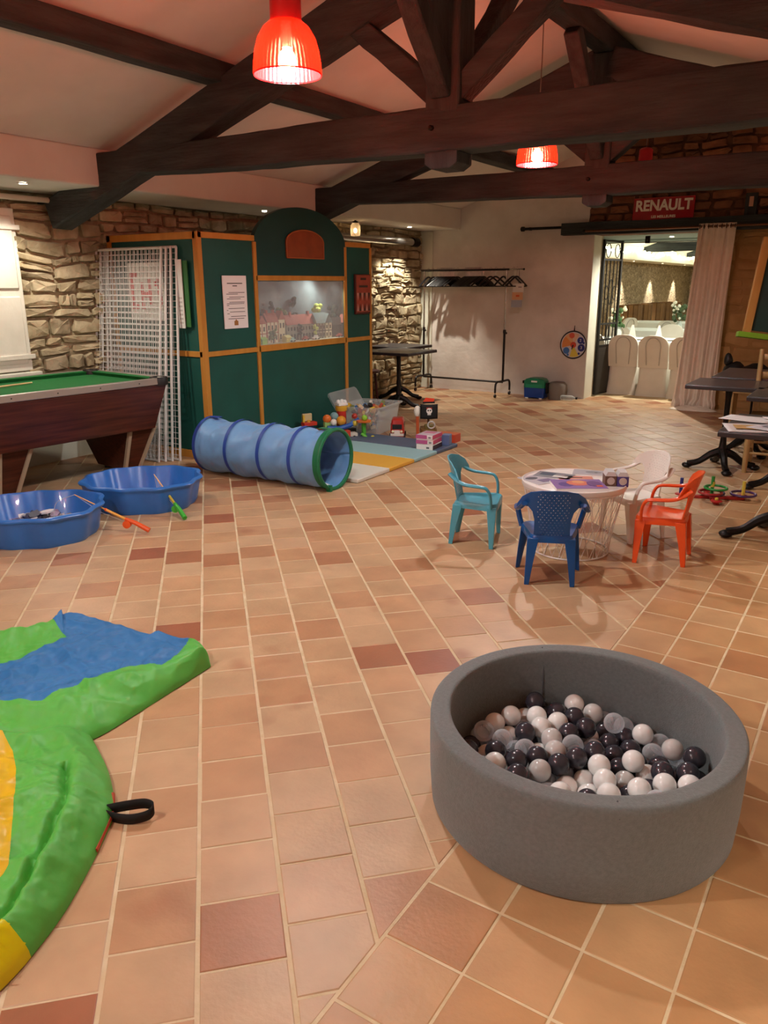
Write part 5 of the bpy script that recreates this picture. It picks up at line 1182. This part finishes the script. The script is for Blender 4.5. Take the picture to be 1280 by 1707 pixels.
# ring toss game on the floor
t = thing('ring_toss', 'toy ring toss game with red cross base and coloured pegs on the floor', 'ring toss', (-.98, 6.06, 0), RAD(22))
RB = M('ring toss red', '#b02a26', None, rough=.4)
for a in (0, PI / 2): MB().box((0, 0, .012), (.46 if a == 0 else .36, .04, .022), a).build('base_bar', RB, t, bevel=.004)
for (x, y, c, h) in ((0, 0, '#2f8f3c', .17), (.22, 0, '#d8c04a', .14), (-.22, 0, '#26337e', .15), (0, .17, '#2f8f3c', .06), (0, -.17, '#d8c04a', .05)):
    MB().tube([(x, y, .02), (x, y, h)], .0125, 10).build('peg', col(c), t); MB().lathe([(0, .022), (.04, .022), (.042, .028), (.03, .034), (0, .034)], 16, (x, y, 0)).build('peg_cup', RB, t)
MB().tube([(0, 0, .09), (.004, 0, .13)], .0135, 10).build('peg_sleeve', col('#d8c04a'), t)
def toss_ring(x, y, z, r, c, label, tilt=0):
    o = MB().tube([(r * cos(a), r * sin(a), 0) for a in [2 * PI * k / 28 for k in range(28)]], .009, 8, closed=True).build('toss_ring', col(c), None, (x, y, z)); o.rotation_euler = (tilt, 0, 0); return tag(o, label, 'ring', 'toss rings')
toss_ring(-.775, 6.145, .044, .085, '#4a2a5c', 'purple toss ring around the yellow peg'); toss_ring(-.98, 6.06, .046, .085, '#3a2a5c', 'dark violet toss ring around the green peg'); toss_ring(-.98, 6.0, .062, .08, '#a02a2a', 'red toss ring resting on the violet ring'); toss_ring(-.96, 6.09, .078, .078, '#2f8f3c', 'green toss ring on top of the other rings')

# ------------------------------------------------------------------ children's chairs
def kid_chair(cx, cy, facing, c, label, c2=None):
    mat = M('chair ' + c, c, c2, 3, .3, coat=.15); t = thing('kids_chair', label, 'chair', (cx, cy, 0), math.atan2(facing[1], facing[0]) - PI / 2, 'plastic childrens chairs')
    # seat with rounded corners and rolled front edge
    def srr(k, z, ins=0.0):
        pts = []
        for (x, y, r, a0) in ((.155, .15, .05, 0), (-.155, .15, .05, PI / 2), (-.115, -.12, .035, PI), (.115, -.12, .035, 1.5 * PI)):
            sx, sy = math.copysign(1, x), math.copysign(1, y); 
            for q in range(6): a = a0 + PI / 2 * q / 5; pts.append(((abs(x) - r - ins) * sx + r * cos(a), (abs(y) - r - ins) * sy + r * sin(a), z))
        return pts
    loft([srr(0, .232), srr(0, .262), srr(0, .272, .006), srr(0, .270, .03), srr(0, .262, .055)], False, True).build('seat', mat, t, smooth=50)
    # legs: tapered angle profile
    for (x, y, bx_, by_) in ((.125, .115, .165, .125), (-.125, .115, -.165, .125), (.095, -.095, .12, -.135), (-.095, -.095, -.12, -.135)):
        s_ = math.copysign(1, x); q = math.copysign(1, y)
        top = [(x + s_ * .03, y + q * .03), (x - s_ * .03, y + q * .03), (x - s_ * .02, y + q * .012), (x + s_ * .012, y - q * .02), (x + s_ * .03, y - q * .03)]
        botm = [(bx_ + s_ * .012, by_ + q * .012), (bx_ - s_ * .014, by_ + q * .012), (bx_ - s_ * .01, by_ + q * 0), (bx_ + 0, by_ - q * .01), (bx_ + s_ * .012, by_ - q * .014)]
        MB().add([(a, b, .255) for a, b in top] + [(a * .4 + e * .6, b * .4 + f * .6, .12) for (a, b), (e, f) in zip(top, botm)] + [(a, b, 0) for a, b in botm],
                 [(k + 5 * r, (k + 1) % 5 + 5 * r, (k + 1) % 5 + 5 * (r + 1), k + 5 * (r + 1)) for r in (0, 1) for k in range(5)] + [(4, 3, 2, 1, 0), (10, 11, 12, 13, 14)]).build('leg', mat, t, smooth=35, bevel=.003)
    # back: perforated panel that spreads into the arm hoop
    out = [(-.095, .24), (.095, .24), (.092, .30), (.093, .36), (.105, .405), (.128, .432)]
    right = [(.162, .43), (.180, .412), (.188, .42), (.182, .44), (.16, .48), (.12, .512), (.06, .528), (0, .532)]
    outl = out + right + [(-x, y) for x, y in reversed(right[:-1])] + [(-x, y) for x, y in reversed(out[2:])]
    holes = []
    for r in range(17):
        y = .275 + .0145 * r; n = 8 if r % 2 else 7; w_ = .058 + .022 * min(1, r / 9)
        for k in range(n):
            x = (k - (n - 1) / 2) * (2 * w_ / 7); holes.append(circ(x, y, .0042, 6))
    me = fill2d([outl] + holes, .009, .0015, 1)
    bm = bmesh.new(); bm.from_mesh(me)
    for k in range(-15, 16): bmesh.ops.bisect_plane(bm, geom=bm.verts[:] + bm.edges[:] + bm.faces[:], plane_co=(k * .0123, 0, 0), plane_no=(1, 0, 0))
    for k in range(12): bmesh.ops.bisect_plane(bm, geom=bm.verts[:] + bm.edges[:] + bm.faces[:], plane_co=(0, .255 + k * .0243, 0), plane_no=(0, 1, 0))
    bm.to_mesh(me); bm.free()
    def bendb(x, y, z):
        tt = max(0, (y - .24) / .29)
        return Vector((x, -.105 - .075 * tt ** 1.2 + 1.9 * x * x * (.4 + .9 * tt) * (1 if abs(x) < .5 else 1) + z, y))
    put('backrest', warp(me, bendb, mat, 50), t)
    for s_ in (-1, 1):
        # arm from the hoop end forward and down to the seat front
        y0 = bendb(.178, .40, 0).y
        pth = smooth_path([(s_ * .150, y0 - .055, .452), (s_ * .172, y0 - .005, .415), (s_ * .183, y0 + .05, .396), (s_ * .184, .05, .388), (s_ * .181, .085, .378), (s_ * .176, .105, .345), (s_ * .166, .112, .30), (s_ * .152, .112, .252)], 5)
        k = len(pth); MB().tube(pth, [.019 - .004 * min(1, i / k * 2) for i in range(k)], 8, flat=.62, up=(0, 0, 1)).build('armrest', mat, t, smooth=60)
    return t
kid_chair(-1.415, 3.875, (-.40, .92), '#0a5094', 'dark blue perforated plastic kids chair with its back to the camera', '#094a8a')
kid_chair(-2.045, 4.25, (.955, .295), '#4fa0b4', 'turquoise plastic kids chair left of the round wire table', '#4a9aae')
kid_chair(-.965, 4.53, (-.995, -.08), '#e8541a', 'orange plastic kids chair right of the round wire table', '#e04e17')
kid_chair(-1.235, 4.88, (-.66, -.75), '#ece3da', 'white plastic kids chair behind the round wire table', '#e6dcd2')

# round wire basket table
tb = thing('wire_table', 'round white wire basket table with a white top among the kids chairs', 'table', (-1.475, 4.385, 0))
TWH = M('table white', '#e6dcd6', None, rough=.35); TT, RT, RB2 = .425, .305, .225
MB().lathe([(0, TT - .022), (RT - .004, TT - .022), (RT, TT - .016), (RT, TT + .006), (RT - .006, TT + .008), (RT - .012, TT), (0, TT)], 56).build('table_top', TWH, tb)
for (r, z) in ((RB2, .006), (RT - .012, TT - .03)): MB().tube([(r * cos(a), r * sin(a), z) for a in [2 * PI * k / 48 for k in range(48)]], .005, 6, closed=True).build('hoop', TWH, tb)
for k in range(26):
    a = 2 * PI * k / 26
    for d in (.42, -.42): MB().tube([(RB2 * cos(a), RB2 * sin(a), .006), ((RT - .012) * cos(a + d), (RT - .012) * sin(a + d), TT - .03)], .0019, 5).build('wire', TWH, tb)
for k in range(7): MB().tube([(RB2 * cos(PI * (k + .5) / 7), RB2 * sin(PI * (k + .5) / 7), .006), (RB2 * cos(-PI * (k + .5) / 7 + .5), RB2 * sin(-PI * (k + .5) / 7 + .5), .006)], .0026, 5).build('wire', TWH, tb)
def magazine(x, y, z, sx, sy, sz, rz, cover, label, marks, name='magazine'):
    t = thing(name, label, 'magazine', (x, y, z), rz, 'magazines on the wire table')
    MB().bb(-sx / 2, sx / 2, -sy / 2, sy / 2, 0, sz - .001).build('pages', PAPER, t); MB().bb(-sx / 2 - .001, sx / 2 + .001, -sy / 2 - .001, sy / 2 + .001, sz - .001, sz).build('cover', M('cover ' + cover, cover, None, rough=.3), t)
    for kk, (c, poly) in enumerate(marks): MB().prism([(max(-1, min(1, u)) * sx / 2, max(-1, min(1, v)) * sy / 2) for u, v in poly], sz, sz + .0004 * (kk + 1)).build('cover_print', M('print ' + c, c, None, rough=.35), t, smooth=0)
Q = lambda x, y, w_, h: [(x - w_, y - h), (x + w_, y - h), (x + w_, y + h), (x - w_, y + h)]
blob = lambda x, y, w_, h: [(x + w_ * cos(a), y + h * sin(a)) for a in [2 * PI * k / 10 for k in range(10)]]
ca = RAD(32)
magazine(-1.405, 4.255, TT, .29, .21, .02, ca, '#8d6aa6', 'thick purple and orange book at the front of the wire table', [('#5a3a86', blob(-.5, -.1, .3, .5)), ('#d8745a', blob(0, .2, .45, .6)), ('#e09a6a', blob(.05, .4, .25, .35)), ('#6a3a7e', blob(.62, .0, .3, .6)), ('#d8603a', Q(.75, -.5, .12, .14))], 'picture_book')
magazine(-1.475, 4.42, TT, .2, .14, .006, ca - .1, '#d98a78', 'salmon booklet with a dark title behind the purple book', [('#3a2a28', Q(-.2, .45, .6, .12)), ('#e0a890', blob(.2, -.3, .5, .4))])
magazine(-1.66, 4.30, TT, .17, .20, .005, ca + .5, '#bdb6bc', 'grey white comic booklet at the left of the wire table', [('#5a5660', blob(-.3, .4, .5, .3)), ('#7a6a8a', Q(.2, -.4, .5, .3))])
magazine(-1.62, 4.44, TT, .22, .14, .006, ca - .5, '#8a8a90', 'dark printed leaflet at the rear left of the wire table', [('#4a5566', Q(-.4, .2, .4, .5)), ('#d8d4cc', Q(.4, -.3, .4, .3))])
magazine(-1.45, 4.60, TT, .20, .13, .012, ca - .3, '#b3adb4', 'pale grey leaflet at the rear edge of the wire table', [('#8a848c', blob(.2, .1, .5, .5)), ('#5a5558', blob(.35, .0, .1, .15))])
def brick_carton(x, y, rz, c, label):
    t = thing('pencil_carton', label, 'carton', (x, y, TT), rz, 'small cartons on the wire table')
    MB().bb(-.032, .032, -.05, .05, 0, .06).build('body', M('carton ' + c, c, None, rough=.5), t, bevel=.002)
    MB().prism([(-.032, .06), (.032, .06), (.02, .085), (-.02, .085)], -.05, .05, lambda u, v, q: (u, q, v)).build('gable_top', M('carton top', '#c9c2c0', None, rough=.5), t, smooth=0)
    MB().lathe([(0, .002), (.022, .001), (.022, 0)], 12).build('label_print', M('carton label', '#b9a8a0', None, rough=.5), t, (0, -.051, .032)).rotation_euler = (PI / 2, 0, 0)
brick_carton(-1.275, 4.415, ca - .1, '#6a4a3c', 'brown and grey small carton on the wire table'); brick_carton(-1.21, 4.44, ca - .15, '#4e3a78', 'violet and grey small carton at the right of the wire table')

# ------------------------------------------------------------------ ball pit
pit = thing('ball_pit', 'round grey fabric ball pit with padded rim in the foreground', 'ball pit', (-.63, 2.10, 0))
GF = M('grey jersey', '#757b7b', '#6b7171', 90, .95, bump=.25, bscale=260, sheen=.25)
RO, RI, PH = .46, .405, .30
def pitprof():
    pr = [(RO - .012, .0), (RO - .004, .012), (RO + .002, .1), (RO + .004, .2)]
    for k in range(9): a = PI * k / 8; pr.append(((RO + RI) / 2 + (RO - RI) / 2 * math.copysign(abs(cos(a)) ** .6, cos(a)) + .004 * cos(a), PH - .022 + .022 * min(1, sin(a) * 1.35) ** .5))
    pr += [(RI, .2), (RI + .002, .08), (RI, .036)]
    return pr
MB().lathe(pitprof(), 96).build('padded_wall', GF, pit, smooth=60)
MB().lathe([(0, .003), (RI + .01, .003), (RI + .01, .034), (0, .035)], 64).build('base_pad', GF, pit)
for a in (RAD(128), RAD(-60)):
    MB().tube([((RI - .0005) * cos(a), (RI - .0005) * sin(a), .04), ((RI - .0005) * cos(a), (RI - .0005) * sin(a), PH - .03), ((RO + RI) / 2 * cos(a), (RO + RI) / 2 * sin(a), PH + .0015), ((RO + .004) * cos(a), (RO + .004) * sin(a), PH - .03)], .0022, 5).build('seam', M('grey seam', '#5c5c60', None, rough=.9), pit)
BW = M('pearl white ball', '#f4f4f1', None, rough=.2, coat=.2); BD = M('charcoal ball', '#3a3840', None, rough=.22, coat=.2); BC = M_glassy('clear ball', (.95, .97, 1.0, 1), .84, .05); BG = M('pearl grey ball', '#cfcdca', None, rough=.2, coat=.3)
bms = [MB().sphere((0, 0, 0), .0345, 24, 14).mesh('play_ball', m_) for m_ in (BW, BD, BC, BG)]
BLAB = ['one of the glossy white balls in the grey ball pit', 'one of the charcoal balls in the grey ball pit', 'one of the see-through balls in the grey ball pit', 'one of the pearl grey balls in the grey ball pit']
BGRP = ['white balls of the ball pit', 'charcoal balls of the ball pit', 'see-through balls of the ball pit', 'pearl grey balls of the ball pit']
rng = random.Random(3)
for s_ in '56,-71,70;-214,-44,70;197,44,70;195,182,70;-306,-171,70;-201,209,70;109,-262,70;166,309,70;171,-233,70;-12,-70,70;158,-138,70;-11,48,70;-240,153,70;110,-333,70;273,74,70;-268,226,70;91,-12,70;276,-216,70;59,166,70;-263,-232,70;-37,-196,70;198,-82,70;-48,-129,70;58,47,70;-337,-96,70;-334,107,70;-79,49,70;348,39,70;-10,166,70;-32,349,70;-81,-69,70;-169,-172,70;337,-96,70;-271,-111,70;-9,285,70;253,-124,70;-213,25,70;-155,-314,70;-148,49,70;103,335,70;-157,-239,70;-91,-339,70;94,225,70;-268,90,70;-218,274,70;93,107,70;59,284,70;159,-13,70;229,-265,70;-113,108,70;-94,-263,70;127,47,70;312,-159,70;-150,-68,70;48,-192,70;-98,336,70;-166,151,70;-161,311,70;288,7,70;-307,170,70;-282,24,70;349,-29,70;213,-179,70;-201,92,70;-97,269,70;173,-305,70;222,271,70;-114,69,126;89,-131,70;129,-75,70;25,225,70;175,116,70;52,-298,70;-117,-128,70;36,349,70;-114,-10,70;308,167,70;-105,-195,70;-46,-10,70;20,-130,70;270,223,70;-82,-110,126;-79,167,70;-348,40,70;-132,210,70;-213,-278,70;-237,-83,122;-202,-111,70;334,105,70;24,107,70;246,137,70;-205,170,126;-309,66,120;160,241,70;23,-11,70;-80,9,126;-170,-10,110;-159,-103,128;280,-60,70;-237,-170,70;290,196,130;128,166,70;-44,-247,115;-45,108,70;8,-350,70;-349,-28,70;-244,251,129;-113,-302,123;116,278,107;-44,226,70;-58,304,115;-196,50,131;267,-168,120;77,-275,129;116,-193,70;-209,-218,110;308,50,124;-43,187,126;-11,8,126;94,-54,125;-79,128,126;-310,-128,124;164,-185,119;-166,255,110;-42,-348,117;-286,-202,127;-283,-45,70;-208,-152,129;-316,-2,124;221,223,118;205,-131,118;308,-30,124;202,-287,129;-132,171,126;-46,-51,126;5,-174,120;289,118,120;83,-171,125;136,92,121;326,-128,130;25,265,126;226,-19,70;24,68,126;-247,-9,119;142,-321,129;244,26,119;-185,-298,129;223,-222,122;58,8,126;-35,-299,70;-45,68,126;190,-41,124;63,-345,119;-167,112,127;8,-246,70;222,91,114;248,-78,128;-118,-233,126;-125,308,128;-130,-165,126;8,-301,123;-115,-50,126;125,-115,126;-281,133,122;-97,230,126'.split(';'):
    x, y, z = [int(q) / 1000 for q in s_.split(',')]; k = rng.choices((0, 1, 2, 3), (34, 33, 24, 9))[0]
    o = put('play_ball', bms[k], None, (-.63 + x * 1.03, 2.10 + y * 1.03, z)); tag(o, BLAB[k], 'ball', BGRP[k])

# ------------------------------------------------------------------ deflated inflatable castle
IG = M('castle green nylon', '#5cb84c', '#54ae45', 3, .5, bump=.12, bscale=22); IB = M('castle blue nylon', '#2f78b6', '#2b70ab', 3, .5, bump=.12, bscale=22); IY = M('castle yellow vinyl', '#e0b81e', '#d8ae18', 3, .4, bump=.12, bscale=22)
FAR1 = [(-3.45, 1.242), (-3.305, 1.56), (-3.178, 1.76), (-3.097, 1.961), (-3.14, 2.1), (-2.757, 2.144), (-2.297, 2.161)]
NEAR1 = [(-2.576, .854), (-2.461, 1.094), (-2.366, 1.248), (-2.275, 1.323), (-2.186, 1.474), (-2.188, 1.691), (-2.224, 2.11)]
BLUEP = [(-3.3, 2.3), (-2.43, 2.3), (-2.36, 2.10), (-2.285, 1.93), (-2.28, 1.90), (-2.345, 1.89), (-2.414, 1.772), (-2.401, 1.595), (-2.419, 1.455), (-2.534, 1.363), (-2.878, 1.0), (-3.282, 1.177), (-2.875, 1.577), (-2.853, 1.726), (-2.848, 1.873), (-3.05, 1.93)]
R2 = [(-2.218, 1.499), (-2.005, 1.403), (-1.855, 1.311), (-1.779, 1.249), (-1.679, 1.106), (-1.579, .936), (-1.522, .796), (-1.499, .705), (-1.487, .613)]
YELP = [(-2.218, 1.214), (-2.069, 1.134), (-1.966, 1.063), (-1.835, .964), (-1.738, .895), (-1.715, .854), (-2.036, .3), (-3.2, .3), (-3.0, 1.4)]
YELP2 = [(-1.663, .753), (-1.565, .787), (-1.518, .802), (-1.44, .80), (-1.4, .5), (-1.75, .5)]
def inside(p, poly):
    c = False
    for (x1, y1), (x2, y2) in zip(poly, poly[1:] + poly[:1]):
        if (y1 > p[1]) != (y2 > p[1]) and p[0] < (x2 - x1) * (p[1] - y1) / (y2 - y1) + x1: c = not c
    return c
def polyat(pts, s_):
    sp = smooth_path([(p[0], p[1], 0) for p in pts], 12); k = s_ * (len(sp) - 1); i = min(int(k), len(sp) - 2); return sp[i].lerp(sp[i + 1], k - i)
def ridge(x, y, s_, seed): return 1 - abs(NZ.noise((x * s_, y * s_, seed))) * 2
castle = thing('deflated_bouncy_castle', 'deflated green, blue and yellow bouncy castle lying on the floor at left', 'bouncy castle', (-2.4, 1.4, 0))
castle_v = []
def patch(edgeA, edgeB, nu, nv, hfun, split, seams):
    V = []; 
    spA = [polyat(edgeA, i / nu) for i in range(nu + 1)]; spB = [polyat(edgeB, i / nu) for i in range(nu + 1)]
    for j in range(nv + 1):
        v = j / nv
        for i in range(nu + 1):
            p = spA[i].lerp(spB[i], v); z = hfun(i / nu, v, p.x, p.y)
            if 0 < j < nv:
                for poly in seams:
                    best = None
                    for (x1, y1), (x2, y2) in zip(poly, poly[1:] + poly[:1]):
                        dx, dy = x2 - x1, y2 - y1; q = max(0, min(1, ((p.x - x1) * dx + (p.y - y1) * dy) / (dx * dx + dy * dy))); ax, ay = x1 + q * dx, y1 + q * dy; d = (ax - p.x) ** 2 + (ay - p.y) ** 2
                        if best is None or d < best[0]: best = (d, ax, ay)
                    if best[0] < .0036 ** 2: p.x, p.y = best[1], best[2]
            V.append((p.x, p.y, z))
    groups = {}; castle_v.extend(V)
    for j in range(nv):
        for i in range(nu):
            a = j * (nu + 1) + i; f = (a, a + 1, a + nu + 2, a + nu + 1); cx = sum(V[q][0] for q in f) / 4; cy = sum(V[q][1] for q in f) / 4
            groups.setdefault(split(cx, cy), []).append(f)
    for (nm, mat), fs in groups.items():
        used = sorted(set(q for f in fs for q in f)); ix = {q: k for k, q in enumerate(used)}
        MB().add([V[q] for q in used], [tuple(ix[q] for q in f) for f in fs]).build(nm, mat, castle, (2.4, -1.4, 0), smooth=75)
def h1(u, v, x, y):
    e = min(v, 1 - v) * 1.0; eu = 1 - u
    edge = min(1, e / .17) ; edge = sqrt(max(0, 1 - (1 - edge) ** 2)); edge2 = sqrt(max(0, 1 - (1 - min(1, eu / .05)) ** 2))
    roll = .035 * math.exp(-((v - .2) / .1) ** 2) + .045 * math.exp(-((v - .86) / .09) ** 2) * (1 if u < .62 else .3)
    wr = .022 * ridge(x, y, 3.2, 1.3) + .017 * ridge(x + y, x - y, 6.5, 4.2) + .008 * ridge(x, y * .6, 13, 7) + .003 * ridge(x, y, 31, 2)
    return .003 + edge * edge2 * max(.012, .035 + roll + wr)
patch(NEAR1, FAR1, 230, 160, h1, lambda x, y: ('blue_panel', IB) if inside((x, y), BLUEP) else ('green_panel', IG), [BLUEP])
L2 = [(x - .45, y - .75) for x, y in R2]
def h2(u, v, x, y):
    # v runs from the right border (0) to the left (1), u from rear to front
    edge = sqrt(max(0, 1 - (1 - min(1, v / .15)) ** 2)); eu = sqrt(max(0, 1 - (1 - min(1, u / .06)) ** 2))
    dome = .075 * min(1, v / .4) ** .8 + .012 * math.exp(-((v - .1) / .04) ** 2)
    crease = -.03 * math.exp(-((v - .125 - .03 * sin(u * 5)) / .012) ** 2) * (1 if u > .15 else 0)
    dd = (x * .62 + y * .78)
    wr = .026 * ridge(dd * .6, x - y, 3.4, 9.1) + .018 * ridge(x, y, 7.5, 3.3) + .008 * ridge(x, y, 14, 6) + .003 * ridge(x, y, 33, 2)
    return .003 + edge * eu * max(.01, .03 + dome + crease + wr)
patch(R2, L2, 220, 170, h2, lambda x, y: ('yellow_panel', IY) if inside((x, y), YELP) else (('yellow_label_panel', M('warning label vinyl', '#e6d800', '#d8ca00', 5, .35)) if inside((x, y), YELP2) else ('green_panel', IG)), [YELP, YELP2])
o = MB().tube([(x + 2.4, y - 1.4, .012) for x, y in [(-1.86, 1.31), (-1.785, 1.25), (-1.74, 1.185), (-1.69, 1.115)]], .008, 6).build('red_piping', M('red piping', '#b3482c', None, rough=.5), castle)
for k in range(4):
    qx, qy = -1.60 + .02 * k, .735 - .012 * k; zz = max(v[2] for v in castle_v if abs(v[0] - qx) < .03 and abs(v[1] - qy) < .03)
    MB().bb(-.028, .028, -.002, .002, 0, .001).build('label_text', INK, castle, (qx + 2.4, qy - 1.4, zz + .001), .6)
# black carrying loop
lp = smooth_path([(-1.80, 1.225, .012), (-1.745, 1.235, .012), (-1.70, 1.255, .014), (-1.668, 1.29, .02), (-1.672, 1.315, .03), (-1.705, 1.31, .034), (-1.75, 1.275, .03), (-1.80, 1.245, .016)], 6)
vs = []; fs = []
for i, p in enumerate(lp):
    w_ = .016
    vs += [(p.x + 2.4, p.y - 1.4, max(.002, p.z - .010)), (p.x + 2.4, p.y - 1.4, p.z + .024)]
    if i: fs.append((2 * i - 2, 2 * i, 2 * i + 1, 2 * i - 1))
MB().add(vs, fs).build('carry_strap', M('black webbing', '#141312', None, rough=.8), castle, smooth=80).modifiers.new('s', 'SOLIDIFY').thickness = .003
